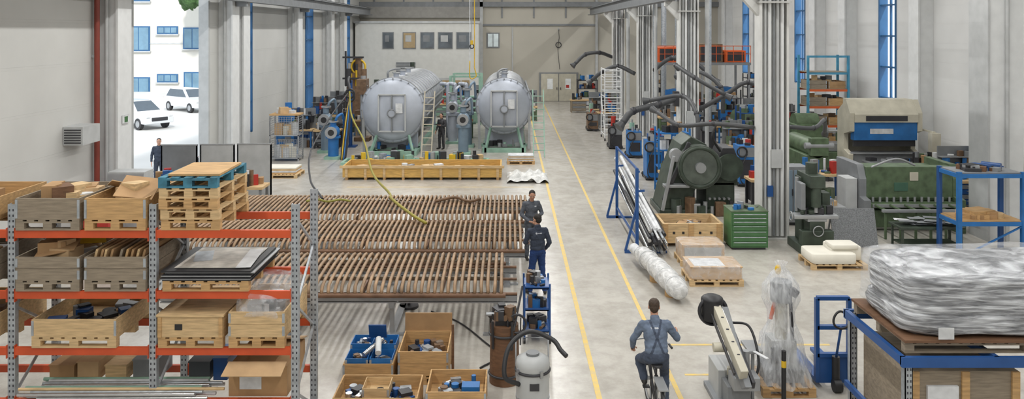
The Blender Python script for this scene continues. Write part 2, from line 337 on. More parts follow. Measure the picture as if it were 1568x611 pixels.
# ------------------------------------------------------------------ pallet racks
def rack(name,xs,y0,y1,h,levels,bm):
    b=B(name)
    for i,x in enumerate(xs):
        for y in(y0,y1-.08):
            b.bx(x-.05,x+.05,y,y+.012,0,h,galv);b.bx(x-.05,x-.04,y+.012,y+.08,0,h,galv);b.bx(x+.04,x+.05,y+.012,y+.08,0,h,galv);b.bx(x-.08,x+.08,y-.03,y+.11,0,.01,galv)
            z=.1
            while z<h-.05:
                for sx in(-.025,.025):b.bx(x+sx-.009,x+sx+.009,y-.002,y,z,z+.03,galvhole)
                z+=.075
        z=.2;k=0
        while z+.6<h:
            a,c=(y0+.08,y1-.08) if k%2 else (y1-.08,y0+.08)
            b.bar((x,a,z),(x,c,z+.6),.03,.03,galv);z+=.6;k+=1
    for i in range(len(xs)-1):
        for z in levels[i]:
            for y in(y0-.02,y1-.05):
                b.bx(xs[i]+.055,xs[i+1]-.055,y,y+.05,z-.055,z+.05,bm)
                for xx in(xs[i]+.05,xs[i+1]-.06):b.bx(xx,xx+.01,y-.005,y+.055,z-.1,z+.08,bm)
    return b.done()
RX=[-6.80,-4.87,-2.93];RY0,RY1=10.7,11.8
lv=[3.02,2.19,1.42,.72]
rack('pallet_rack',[-8.73]+RX,RY0,RY1,3.42,[lv,lv,lv],beamor)
def Z(i):return lv[i]+.05+.002
y0,y1=10.66,11.86
b=B('pallet_stack')
for i in range(5):
    m=[wood,woodl,wood,woodl,M('pallet_blue',(.05,.19,.27),.75,0,.45,6)][i];j=random.uniform(-.02,.02)
    b.pallet(-4.76+j,-3.96+j,y0+j,y1+j,Z(0)+i*.145,m)
b.box((-4.33,11.2,Z(0)+.745),(.7,.95,.03),wood,(0,0,.03));b.done()
mats=[card,cardl,cardl,woodl,card,paper,wooddk]
def crate(name,x0,x1,ya,yb,z,h,m,n=8,cm=mats,sz=.4,jh=.25,cyl=.1,pal=True):
    b=B(name)
    if pal:b.pallet(x0,x1,ya,yb,z,m);z+=.145
    b.collar(x0,x1,ya,yb,z,h,m);b.junk(x0+.03,x1-.03,ya+.03,yb-.03,z+h*.35,n,cm,sz,jh,cyl)
    return b
b=crate('wooden_crate',-6.72,-5.85,y0,y1,Z(0),.3,woodgrey,12,jh=.34);b.done()
b=crate('wooden_crate',-5.78,-4.95,y0,y1,Z(0),.3,wood,11,jh=.34)
b.box((-5.2,11.0,Z(0)+.52),(.5,.6,.012),card,(.3,.15,.2));b.box((-5.6,11.3,Z(0)+.5),(.3,.5,.012),cardl,(-.3,.3,.5));b.done()
b=crate('wooden_crate',-6.72,-5.85,y0,y1,Z(1),.33,woodgrey,11,jh=.38)
b.box((-6.3,11.0,Z(1)+.56),(.55,.5,.012),card,(.35,-.2,.1));b.box((-6.1,11.35,Z(1)+.58),(.45,.35,.012),yel,(.4,.1,.6));b.done()
b=crate('wooden_crate',-5.78,-4.95,y0,y1,Z(1),.33,woodgrey,4,jh=.3)
for k in range(9):b.box((-5.7+k*.085,11.25,Z(1)+.45),(.03,1.0,.2),random.choice([card,woodl,woodgrey,wood]),(0,.25,random.uniform(-.05,.05)))
b.done()
b=crate('wooden_crate',-6.5,-5.35,y0,y1,Z(2),.25,woodl,14,[bluep,black,bluep,steel,dark],.28,.14,.4);b.done()
b=crate('wooden_crate',-8.6,-7.0,y0,y1,Z(0),.3,wood,10);b.done()
b=crate('wooden_crate',-8.6,-7.0,y0,y1,Z(1),.4,woodgrey,10);b.done()
b=crate('wooden_crate',-8.6,-7.0,y0,y1,Z(2),.3,woodl,10);b.done()
b=B('sheet_metal_pallet');b.pallet(-4.72,-3.55,y0,y1,Z(1),wood)
for k in range(10):
    j=random.uniform(-.03,.03);b.bx(-4.72+j,-3.5+j,y0+j*.5,y1+j,Z(1)+.146+k*.014,Z(1)+.157+k*.014,[black,steel,dark][k%3])
b.bx(-4.6,-3.62,y0+.1,y1-.1,Z(1)+.29,Z(1)+.296,M('protective_sheet',(.45,.42,.37),.5,0,.35,5));b.box((-3.7,11.2,Z(1)+.3),(.2,.9,.006),paper,(0,0,.1));b.box((-4.4,11.3,Z(1)+.3),(.25,.5,.006),galv,(0,0,.3));b.done()
b=B('plywood_box');b.pallet(-4.78,-3.9,y0,y1,Z(2),wood);zz=Z(2)+.146;b.bx(-4.78,-3.9,y0,y1,zz,zz+.28,woodl);b.bx(-4.8,-3.88,y0-.02,y1+.02,zz+.28,zz+.31,woodl)
for x in(-4.78,-3.95):b.bx(x,x+.05,y0-.015,y0,zz,zz+.28,wood)
b.box((-4.5,y0-.002,zz+.14),(.1,.01,.08),black);b.done()
b=B('plywood_box');b.pallet(-3.82,-3.06,y0,y1,Z(2),wood);b.collar(-3.82,-3.06,y0,y1,Z(2)+.146,.35,woodl)
b.junk(-3.75,-3.15,y0+.1,y1-.1,Z(2)+.3,9,[steel,paper,dark,lgrey],.3,.3)
b.ell((-3.44,11.26,Z(2)+.55),(.37,.58,.22),plas,pw=.6,nz=.3,nf=5,seg=30,rings=20);b.done()
b=B('steel_tube_bundle')
for k in range(16):
    yy=10.62+(k%8)*.07;zz=Z(3)+.03+(k//8)*.05
    b.cyl((-6.7+random.uniform(0,.3),yy,zz),(-4.1+random.uniform(-.2,.1),yy+.02,zz),.024,[chrome,galv,paper,mint][k%4],seg=10)
b.cyl((-6.7,10.7,Z(3)+.12),(-3.9,10.72,Z(3)+.12),.02,woodl);b.done()
b=B('cardboard_box');b.bx(-3.85,-3.05,10.75,11.7,Z(3),Z(3)+.42,card);b.box((-3.45,10.6,Z(3)+.44),(.8,.3,.01),cardl,(.25,0,0));b.box((-3.45,11.7,Z(3)+.44),(.8,.3,.01),cardl,(-.25,0,0));b.bx(-3.7,-3.4,10.745,10.75,Z(3)+.1,Z(3)+.28,paper);b.done()
b=B('storage_boxes');
for x,w,h,m in((-6.6,.35,.2,card),(-6.2,.3,.25,cardl),(-5.8,.3,.2,woodl),(-5.4,.35,.28,mgrey),(-4.6,.3,.25,M('slate',(.06,.07,.08),.6)),(-4.25,.2,.3,bluep)):
    b.bx(x,x+w,11.25,11.75,Z(3),Z(3)+h,m);b.bx(x-.01,x+w+.01,11.24,11.76,Z(3)+h,Z(3)+h+.02,m)
b.done()
# heavy duty rack w/ wrapped load
b=B('heavy_duty_rack')
rx0,rx1,ry0,ry1,rz=5.0,8.6,10.0,11.7,1.6
for x in(rx0+.05,8.5):
    for y in(ry0,ry1-.1):
        b.bx(x,x+.1,y,y+.012,0,rz+.02,galv);b.bx(x,x+.012,y,y+.1,0,rz,galv);b.bx(x+.09,x+.1,y,y+.1,0,rz,galv)
        z=.1
        while z<rz:
            for sx in(.025,.065):b.bx(x+sx,x+sx+.016,y-.003,y,z,z+.03,galvhole)
            z+=.075
for y in(ry0-.03,ry1-.03):b.bx(rx0,rx1,y,y+.06,rz-.1,rz+.03,bluep)
for x in(rx0,6.2,7.4,rx1-.06):b.bx(x,x+.06,ry0,ry1,rz-.08,rz+.03,bluep)
b.bx(rx0,rx1,ry0-.03,ry0+.03,.5,.58,bluep);b.bx(rx0,rx0+.05,ry0,ry1,.5,.58,bluep)
b.done()
b=B('wrapped_machine_load');z=rz+.033
b.pallet(5.1,8.3,10.1,11.6,z,woodgrey)
b.bx(5.08,8.3,10.06,11.64,z+.146,z+.18,wooddk)
def wslab(cx,cy,rx,ry,z0,z1,mat=wrapm,amp=1):
    vs=[];seg=96;rings=34;rz_=(z1-z0)/2;sg=lambda t,pw:math.copysign(abs(t)**pw,t)
    for i in range(rings+1):
        th=math.pi*i/rings
        for k in range(seg):
            ph=2*math.pi*k/seg;q=V((sg(math.sin(th),.3)*sg(math.cos(ph),.3)*rx,sg(math.sin(th),.3)*sg(math.sin(ph),.3)*ry,sg(math.cos(th),.35)*rz_))
            p=q+V((cx,cy,(z0+z1)/2));w=noise.noise(V((p.x*2.2,p.y*2.2,p.z*14)))*.04+noise.noise(V((p.x*5+p.z*6,p.y*5,p.z*22)))*.02+noise.noise(p*1.5)*.05
            d=V((q.x/rx/rx,q.y/ry/ry,q.z/rz_/rz_*.3)).normalized();vs.append(p+d*w*amp)
    b.add(vs,[(i*seg+k,i*seg+(k+1)%seg,(i+1)*seg+(k+1)%seg,(i+1)*seg+k) for i in range(rings) for k in range(seg)],mat,True)
wslab(6.78,10.85,1.62,.74,z+.17,z+.50);wslab(6.75,10.85,1.58,.71,z+.38,z+1.0)
wslab(6.77,10.85,1.68,.79,z+.16,z+1.06,film('load_outer_film',(.85,.87,.9),.2,(1.5,1.5,8)),1.3)
b.bx(5.5,5.7,10.04,10.045,z+.2,z+.35,paper)
b.done()
b=B('plywood_transport_box');b.bx(5.2,6.6,10.15,11.5,.1,1.38,woodgrey)
for x in(5.2,5.85,6.5):b.bx(x,x+.1,10.12,10.15,.1,1.38,wood);b.bx(x,x+.1,10.15,11.5,0,.1,wood)
b.bx(5.4,5.8,10.11,10.15,.6,1.2,paper);b.done()
# ------------------------------------------------------------------ coil tables
def coil_table(x0,x1,ya,yb,zt,xt0,xt1,pitch):
    b=B('tube_coil_rack');
    for y in(ya+.1,yb-.15):
        b.bx(x0,x1,y,y+.1,zt-.1,zt,steel);b.bx(x0,x1,y,y+.1,zt-.14,zt-.12,steel)
    n=4
    for k in range(n):
        x=x0+.35+(x1-x0-.8)*k/(n-1)
        b.bx(x,x+.1,ya+.1,yb-.05,zt-.24,zt-.14,steel)
        for y in(ya+.2,yb-.3):
            b.bx(x+.01,x+.09,y,y+.08,.02,zt-.14,steel);
        b.bx(x-.02,x+.12,ya,yb-.05,0,.05,steel);b.bx(x-.2,x+.3,ya+.15,ya+.25,0,.04,steel)
    for y,dz in((ya+.12,.03),((ya+yb)/2,.03),(yb-.2,.03)):b.cyl((x0-.05,y,zt+dz),(x1,y,zt+dz),.03,tubed,seg=8)
    b.cyl((xt0-.05,ya-.01,zt+.04),(xt1+.05,ya-.01,zt+.04),.045,tubed,seg=8)
    b.cyl((xt0-.05,yb,zt+.04),(xt1+.05,yb,zt+.04),.045,tubed,seg=8)
    k=0;xx=xt0
    while xx<xt1:b.bx(xx,xx+.35,ya+.075,ya+.1,zt-.03,zt+.02,paper if k%3 else tubed);xx+=.9;k+=1
    x=xt0
    while x<xt1:
        j=random.uniform(-.008,.008);top=zt+.30
        P=[(x,ya,zt+.05),(x,ya+.015,zt+.13),(x+j,ya+.08,zt+.19),(x+j,ya+.3,top-.05),(x+j,(ya+yb)/2,top),(x+j,yb-.3,top+.01),(x+j,yb-.12,top-.015),(x,yb-.04,top-.08),(x,yb,top-.16),(x,yb+.005,zt+.05)]
        b.tube(P,.033,copper,8);x+=pitch
    for y in(ya+.5,(ya+yb)/2,yb-.4):b.bar((xt0,y,zt+.21),(xt1,y,zt+.21),.03,.05,M('spacer_strip',(.16,.12,.08),.6))
    xx=xt0+.6
    while xx<xt1:b.bx(xx,xx+.04,ya+.1,yb-.1,zt+.001,zt+.12,tubed);xx+=1.5
    return b
b=coil_table(-6.6,.15,14.7,16.7,.78,-6.4,-.12,.125);b.done()
b=coil_table(-8.6,.35,17.65,19.55,.78,-8.5,.3,.12);b.done()
b=coil_table(-7.8,.55,20.25,22.4,.80,-7.6,.5,.12);b.done()
b=B('lifting_sling');b.tube(cr([(-5.5,21.2,1.17),(-5.2,21.3,1.19),(-4.9,21.15,1.17),(-4.6,21.3,1.19),(-4.3,21.2,1.17)]),.03,M('sling_olive',(.25,.24,.05),.7));b.tube(cr([(-2,21.2,1.17),(-1.5,21.5,1.21),(-1.1,21.2,1.17),(-.8,21.4,1.19)]),.04,rust);b.done()
# ------------------------------------------------------------------ tanks
def tank(x,y,R,L,zc,nm='pressure_vessel'):
    b=B(nm)
    prof=[(0.001,-.26),(R*.3,-.25),(R*.6,-.19),(R*.85,-.09),(R*.97,-.0),(R,.08)]
    b.lathe((x,y,zc),(0,1,0),prof,stain,56)
    b.lathe((x,y,zc),(0,1,0),[(R,.08),(R+.09,.08),(R+.09,.16),(R,.16),(R,.3),(R+.06,.3),(R+.06,.36),(R,.36),(R,L),(R*.8,L+.3),(.01,L+.4)],stain,56)
    for k in range(1,int(L/.9)):b.lathe((x,y,zc),(0,1,0),[(R,k*.9),(R+.06,k*.9),(R+.06,k*.9+.1),(R,k*.9+.1)],steel,56)
    b.ring((x,y+.12,zc),R+.1,.03,mgrey,'y',56)
    for a in range(0,360,15):
        q=math.radians(a);b.cyl((x+math.cos(q)*(R+.05),y+.0,zc+math.sin(q)*(R+.05)),(x+math.cos(q)*(R+.05),y+.2,zc+math.sin(q)*(R+.05)),.03,mgrey,seg=8)
    for sx in(-.62,.62):
        b.bx(x+sx-.03,x+sx+.03,y-.30,y+.05,zc-.95,zc+.75,lgrey)
    for sz in(-.95,.75):b.bx(x-.62,x+.62,y-.30,y+.05,zc+sz-.03,zc+sz+.03,lgrey)
    b.bx(x-.03,x+.03,y-.32,y-.2,zc-1.0,zc+.75,mgrey)
    b.cyl((x,y-.4,zc-.1),(x,y-.2,zc-.1),.16,stain);b.ring((x,y-.4,zc-.1),.18,.03,mgrey,'y')
    b.bx(x+.18,x+.5,y-.33,y-.28,zc-.1,zc+.35,paper)
    for k in(1.2,3.4,5.6):
        b.cyl((x,y+k,zc+R-.05),(x,y+k,zc+R+.25),.14,stain);b.cyl((x,y+k,zc+R+.25),(x,y+k,zc+R+.3),.2,steel)
    b.tube(cr([(x-.3,y+.6,zc+R),(x-.3,y+.6,zc+R+.35),(x-.1,y+1.2,zc+R+.45),(x,y+2.4,zc+R+.4)]),.05,mgrey)
    sx=1
    for q,rr in((.5,.05),(.15,.07),(-.2,.05)):b.cyl((x+sx*(R+.12)*math.cos(q),y+.5,zc+(R+.12)*math.sin(q)),(x+sx*(R+.12)*math.cos(q),y+L-.5,zc+(R+.12)*math.sin(q)),rr,mgrey,seg=8)
    for k in(.8,L-1.2):
        b.bx(x-R*.75,x+R*.75,y+k,y+k+.3,.12,zc-R*.65,stain);b.bx(x-R*.9,x+R*.9,y+k-.05,y+k+.35,.1,.2,mint)
    for sx in(-1,1):b.bx(x+sx*R*.75-.1,x+sx*R*.75+.1,y-.5,y+L,0,.2,mint)
    b.bx(x-R*.75,x+R*.75,y-.5,y-.3,.0,.2,mint)
    for sx in(-1,1):b.bar((x+sx*R*.7,y-.3,.1),(x+sx*R*.5,y+.1,zc-R*.75),.1,.1,mint);b.bar((x+sx*R*.95,y+.1,.1),(x+sx*R*.98,y+.1,zc),.12,.12,steel)
    b.junk(x-R*.7,x+R*.7,y-.3,y+.7,.2,10,[mint,dark,steel,blueb],.3,.35,.5)
    return b.done()
tank(-5.45,36.6,1.42,11,2.05);tank(-.25,37.6,1.25,9,2.15)
def ladder(name,p,q,w,m,n,dirx=(1,0,0)):
    b=B(name);p=V(p);q=V(q);d=V(dirx)*w/2
    for sgn in(-1,1):b.bar(p+d*sgn,q+d*sgn,.05,.03,m)
    for k in range(1,n):
        c=p.lerp(q,k/n);b.bar(c-d,c+d,.035,.035,m)
    return b.done()
ladder('ladder',(-3.75,35.3,0.02),(-3.65,36.0,3.0),.45,M('ladder_wood',(.5,.45,.35),.6),10)
ladder('ladder',(1.35,35.6,0.02),(1.35,36.9,3.0),.5,mint,10)
bgp=M('bluegrey_paint',(.20,.27,.34),.4,.3)
def pump(x,y,h,m,nm='pump_unit'):
    b=B(nm);b.bx(x-.35,x+.35,y-.35,y+.35,0,.12,mint);b.cyl((x,y,.12),(x,y,h*.55),.24,m);b.cyl((x,y,h*.55),(x,y,h*.6),.34,m);b.ell((x,y,h*.72),(.3,.3,.3),m)
    b.cyl((x,y,h*.85),(x,y,h),.14,m);b.cyl((x,y,h*.97),(x,y,h),.24,steel)
    b.cyl((x,y-.45,h*.72),(x,y,h*.72),.17,m);b.cyl((x,y-.5,h*.72),(x,y-.44,h*.72),.27,steel);b.cyl((x,y-.505,h*.72),(x,y-.5,h*.72),.14,black)
    b.tube(cr([(x+.1,y,h),(x+.2,y,h+.2),(x+.35,y+.3,h+.25),(x+.4,y+.5,h*.8)]),.06,m);b.done()
pump(-2.15,36.6,2.3,bgp);pump(-7.95,35.4,1.7,blueb);pump(-2.9,40.2,2.6,stain);pump(-2.1,39.0,2.9,bgp);pump(-8.7,37.2,2.2,bgp)
b=B('pipework_skid')
b.bx(-7.2,-.9,33.4,33.55,0,.15,mint);b.bx(-7.2,-.9,34.5,34.65,0,.15,mint)
for x in(-7.2,-5,-3,-1):b.bx(x,x+.12,33.55,34.5,0,.15,mint)
b.junk(-7.1,-1,33.5,34.6,.15,60,[steel,paper,blueb,mint,galv,dark,yel,dark,woodl],.35,.45,.5);b.done()
b=B('pipe_assembly')
for x in(-3.3,-2.9,-2.3):b.tube(cr([(x,42,0.05),(x,42,2.6),(x-.1,42,2.9),(x-.4,42.3,2.9)]),.1,stain)
for z in(.8,1.6,2.2):b.tube([(-3.6,42.2,z),(-1.8,42.2,z)],.07,mint)
b.junk(-3.7,-1.8,41.6,43,.0,16,[mint,steel,green,dark],.5,1.0,.4);b.done()
b=B('assembly_frame')
for x in(-3.6,-1.8):
    for y in(48,51):b.bx(x-.08,x+.08,y-.08,y+.08,0,3.0,mint)
for z in(1.4,2.9):
    for y in(48,51):b.bx(-3.6,-1.8,y-.06,y+.06,z,z+.12,mint)
b.junk(-3.6,-1.8,48,51,0,20,[dark,green,mint,steel,orange],.8,1.6,.4);b.done()
b=B('long_wooden_crate');a,c,ya,yb=-6.45,-.3,30.3,31.8
for y in(ya,yb-.06):b.bx(a,c,y,y+.06,.1,.55,woody)
for x in(a,c-.06):b.bx(x,x+.06,ya+.06,yb-.06,.1,.55,woody)
b.bx(a-.1,c+.1,ya-.06,ya,.46,.56,woodl)
for k in range(9):
    x=a+.1+k*(c-a-.3)/8;b.bx(x,x+.1,ya-.03,ya,.1,.46,woodl);b.bx(x,x+.1,ya,yb,0,.1,wood)
b.bx(a+.06,c-.06,ya+.06,yb-.06,.1,.14,wood)
b.junk(a+.3,c-.3,ya+.2,yb-.2,.14,30,[paper,woodl,steel,cardl,lgrey,wooddk],.5,.38,.3)
b.done()
b=B('plastic_tarp');
n=24;vs=[(-.1+1.6*i/n,29.6+2.1*j/n,.02+.26*max(0,noise.noise(V((i*.25,j*.25,3)))+.35)*math.sin(math.pi*min(1,max(0,i/n)))**.4) for i in range(n+1) for j in range(n+1)]
b.add(vs,[(i*(n+1)+j,(i+1)*(n+1)+j,(i+1)*(n+1)+j+1,i*(n+1)+j+1) for i in range(n) for j in range(n)],M('white_tarp',(.58,.58,.56),.4,0,.3,4,.8,12),True);b.done()
b=B('pallet_of_boards');b.pallet(-.1,1.1,33.8,34.6,0,wood)
for k in range(5):b.bx(-.05,1.05,33.85,34.55,.146+k*.05,.186+k*.05,[paper,woodl][k%2])
b.done()
b=B('pallet_of_boards');b.pallet(-10.3,-8.3,30.6,31.8,0,woodl)
for k in range(4):b.bx(-10.2,-8.4,30.7+.05*k,31.7,.146+k*.06,.196+k*.06,[wood,paper,woodl,foam][k])
b.done()
b=B('hose_boom');b.cyl((-7.9,39,0),(-7.9,39,3.3),.09,bluep);b.bx(-8.2,-7.6,38.7,39.3,0,.06,bluep);b.tube(cr([(-7.9,39,3.2),(-7.8,38.2,3.5),(-7.6,37,3.4),(-7.4,36.4,3.05)]),.06,dark)
b.ring((-7.4,36.4,2.85),.2,.045,black,'y');b.ring((-7.45,36.4,2.7),.25,.04,black,'y');b.done()
b=B('yellow_air_hose');b.tube(cr([(-7.4,36.3,2.95),(-7.0,34.8,2.0),(-5.9,31.9,1.25),(-4.75,27.2,.85),(-3.6,23.4,.95),(-3.15,21.1,1.24),(-2.4,19.4,1.22),(-2.0,18.8,1.17)],10),.038,M('hose_olive',(.28,.24,.03),.6));b.done()
b=B('black_cable');b.tube(cr([(-7.45,36.3,2.9),(-7.5,33,2.2),(-7.2,28.5,1.45),(-6.1,24,1.25),(-5.35,22.0,1.22),(-5.1,21.4,1.2)],10),.03,black);b.done()
b=B('floor_cable');b.tube(cr([(-1.6,16.1,.02),(-1.0,15.5,.02),(-.5,14.6,.02),(-.2,13.9,.02),(-.5,13.4,.02)]),.015,black);b.cyl((-2.1,16.4,0),(-2.1,16.4,.05),.2,dark);b.cyl((-2.1,16.4,.05),(-2.1,16.4,.5),.03,dark);b.done()
# ------------------------------------------------------------------ left side clutter
cl=[blueb,bluep,steel,dark,dark,red,mgrey,card,green,paper,rust,black]
def bench(x,y,w,d,m,nj=14,rot=0,nm='workbench',tall=False):
    b=B(nm);b.bx(x,x+w,y,y+d,.82,.9,woodl if m!=white else steel)
    for a in(x+.03,x+w-.11):
        for c in(y+.03,y+d-.11):b.bx(a,a+.08,c,c+.08,0,.82,m)
    b.bx(x+.12,x+w*.5,y+.05,y+d-.05,.12,.8,m)
    for k in range(4):b.bx(x+.14,x+w*.5-.02,y+.03,y+.05,.16+k*.16,.29+k*.16,mgrey if k%2 else m);b.bx(x+w*.2,x+w*.35,y+.01,y+.03,.24+k*.16,.26+k*.16,steel)
    b.junk(x+w*.55,x+w,y,y+d,.0,5,cl,.4,.6)
    b.junk(x,x+w,y,y+d,.9,nj,cl,.25,.5)
    if tall:
        b.bx(x,x+w,y+d-.04,y+d,.9,1.9,mgrey);b.junk(x,x+w,y+d-.35,y+d-.05,1.2,10,[dark,blueb,steel,red,rust],.2,.4);b.bx(x,x+w,y+d-.3,y+d-.04,1.55,1.58,steel);b.junk(x,x+w,y+d-.32,y+d-.02,1.58,9,cl,.2,.4)
    b.done()
for (x,y,w,d,m,t) in((-11.5,38.5,1.8,.8,blueb,True),(-11.5,41.0,2.0,.9,bluep,False),(-11.5,45,1.9,.9,mgrey,True),(-9.4,42.7,1.4,.8,blueb,False),(-11.4,49,2.5,.9,green,True),(-8.6,48,2,.8,mgrey,False),(-11.2,53,2.5,.9,bluep,True),(-8,53,2,.9,blueb,False),(-5.0,52,2.2,.9,mint,False),(-2.5,55,2,.9,blueb,True),(-9.6,38.3,1.3,.8,dark,False),(-8.4,57,3,.9,dark,True),(-5.2,57,2.2,.9,green,True),(.6,50,1.2,.9,green,True)):bench(x,y,w,d,m,18,tall=t)
def drill(x,y,h,m,nm='column_drill'):
    b=B(nm);b.bx(x-.4,x+.4,y-.4,y+.4,0,.2,m);b.cyl((x,y+.15,.2),(x,y+.15,h),.14,steel);b.bx(x-.35,x+.35,y-.45,y+.3,h*.42,h*.47,m)
    b.bx(x-.25,x+.25,y-.5,y+.4,h*.72,h*.95,m);b.cyl((x,y-.35,h*.55),(x,y-.35,h*.72),.07,steel);b.cyl((x,y+.25,h*.95),(x,y+.25,h*1.1),.16,m)
    for k in range(3):
        a=k*2.1;b.cyl((x+.27,y-.3,h*.8),(x+.3,y-.3+.25*math.cos(a),h*.8+.25*math.sin(a)),.015,steel,seg=6)
    b.done()
drill(-10.3,36.3,2.2,blueb);drill(-7.9,46.4,2.6,dgreen);drill(-7.7,41.2,3.4,rust);drill(-6.9,55.5,3.2,dgreen);drill(-10.2,51.5,2.6,dark);drill(-8.8,40.4,2.2,dark)
b=B('tall_assembly_machine');
x,y=-8.9,45.0
b.bx(x-.5,x+.5,y-.5,y+.5,0,.3,dgreen);b.bx(x-.35,x+.35,y-.3,y+.3,.3,2.6,rust);b.cyl((x-.3,y-.3,2.6),(x-.3,y-.3,3.6),.18,dark);b.cyl((x+.25,y,2.6),(x+.25,y,4.2),.22,rust);b.ring((x+.25,y-.1,3.7),.4,.06,yel,'y');b.bx(x-.6,x+.6,y-.4,y-.3,3.0,3.1,dark);b.bx(x-.6,x+.6,y-.4,y-.3,4.2,4.3,dark);b.cyl((x-.5,y,2.6),(x-.5,y,4.6),.06,dark);b.junk(x-.5,x+.5,y-.5,y+.5,2.6,16,[dark,rust,steel,yel],.35,1.4,.5);b.done()
b=B('hose_reel_stand');
for k in range(6):b.tube(cr([(-7.5+.04*k,34.9,.02),(-7.5+.05*k,35.2,.8),(-7.45+.04*k,35.7,1.9),(-7.4,36.25,2.65)]),.03,[black,yel,black,blueb,black,black][k])
b.done()
b=B('mesh_box_pallet')
x0,x1,ya,yb=-10.6,-9.3,34.6,35.4
for z in(.15,1.15):
    for x in(x0,x1-.05):
        for y in(ya,yb-.05):b.bx(x,x+.05,y,y+.05,z-.15,z+.85,steel)
    for k in range(9):
        zz=z+k*.1;b.bx(x0,x1,ya,ya+.012,zz,zz+.012,steel);b.bx(x0,x0+.012,ya,yb,zz,zz+.012,steel);b.bx(x1-.012,x1,ya,yb,zz,zz+.012,steel)
    for k in range(13):
        xx=x0+k*.108;b.bx(xx,xx+.012,ya,ya+.012,z,z+.8,steel)
    b.bx(x0,x1,ya,yb,z-.03,z,steel);b.junk(x0+.05,x1-.05,ya+.05,yb-.05,z,9,[paper,foam,cardl,woodl,card],.4,.6,.1)
b.bx(x0,x1,ya,yb,2.02,2.08,wood);b.junk(x0,x1,ya,yb,2.08,6,[paper,cardl],.4,.3,.1);b.done()
b=B('steel_cabinet');b.bx(-11.45,-10.4,22.3,22.9,0,1.75,lgrey)
for k in range(2):b.bx(-11.42+k*.53,-10.93+k*.53,22.28,22.3,.05,1.7,M('cab_door',(.33,.34,.35),.5))
b.bx(-10.97,-10.93,22.26,22.28,.8,1.1,dark);b.bx(-11.3,-11.15,22.27,22.28,1.3,1.5,blueb);b.done()
b=B('partition_screen')
for k,(x0,x1) in enumerate(((-11.6,-10.4),(-10.35,-9.2),(-9.15,-8.0))):
    y=26.1+k*.12;b.bx(x0,x1,y,y+.05,.15,1.95,[mgrey,lgrey,lgrey][k]);b.bx(x0,x0+.06,y-.2,y+.25,0,.06,dark);b.bx(x1-.06,x1,y-.2,y+.25,0,.06,dark);b.bx(x0,x0+.04,y,y+.05,0,1.98,steel);b.bx(x1-.04,x1,y,y+.05,0,1.98,steel);b.bx(x0,x1,y-.01,y+.06,1.95,1.99,steel)
b.done()
bench(-11.4,24.5,1.8,.8,bluep,22);bench(-9.4,24.4,1.7,.8,mgrey,20)
b=B('tool_trolley');b.bx(-11.4,-10.5,20.5,21.1,.15,1.2,red);b.junk(-11.4,-10.5,20.5,21.1,1.2,10,[dark,red,yel,blueb],.25,.4)
for x in(-11.3,-10.6):
    for y in(20.6,21.0):b.cyl((x-.03,y,.08),(x+.03,y,.08),.08,black)
b.done()
b=B('wall_heater');b.bx(XL+.01,XL+.55,21.4,22.3,2.65,3.15,lgrey)
for k in range(6):b.bx(XL+.05,XL+.5,21.38,21.4,2.7+k*.07,2.73+k*.07,dark)
b.done()
b=B('gas_supply_pipe');b.cyl((XL+.15,22.9,0),(XL+.15,22.9,10.5),.075,M('rust_red',(.22,.04,.025),.5));
for z in(1,3,5,7):b.bx(XL+.003,XL+.1,22.85,22.95,z,z+.08,steel)
b.done()
b=B('exit_sign');b.bx(XL+.63,XL+.66,23.4,23.8,3.0,3.25,paper);b.bx(XL+.66,XL+.665,23.5,23.7,3.03,3.2,lgreen);b.done()
b=B('fire_point_sign');b.bx(XL+.003,XL+.03,24.1,24.5,2.4,2.8,red);b.bx(XL+.003,XL+.03,24.1,24.5,2.95,3.2,red);b.done()
b=B('fire_extinguisher');b.cyl((XL+.8,23.1,.05),(XL+.8,23.1,.55),.09,red);b.ell((XL+.8,23.1,.55),(.09,.09,.06),red);b.cyl((XL+.8,23.1,.6),(XL+.8,23.1,.68),.03,dark);b.cyl((XL+.8,23.1,0),(XL+.8,23.1,.05),.09,dark);b.done()
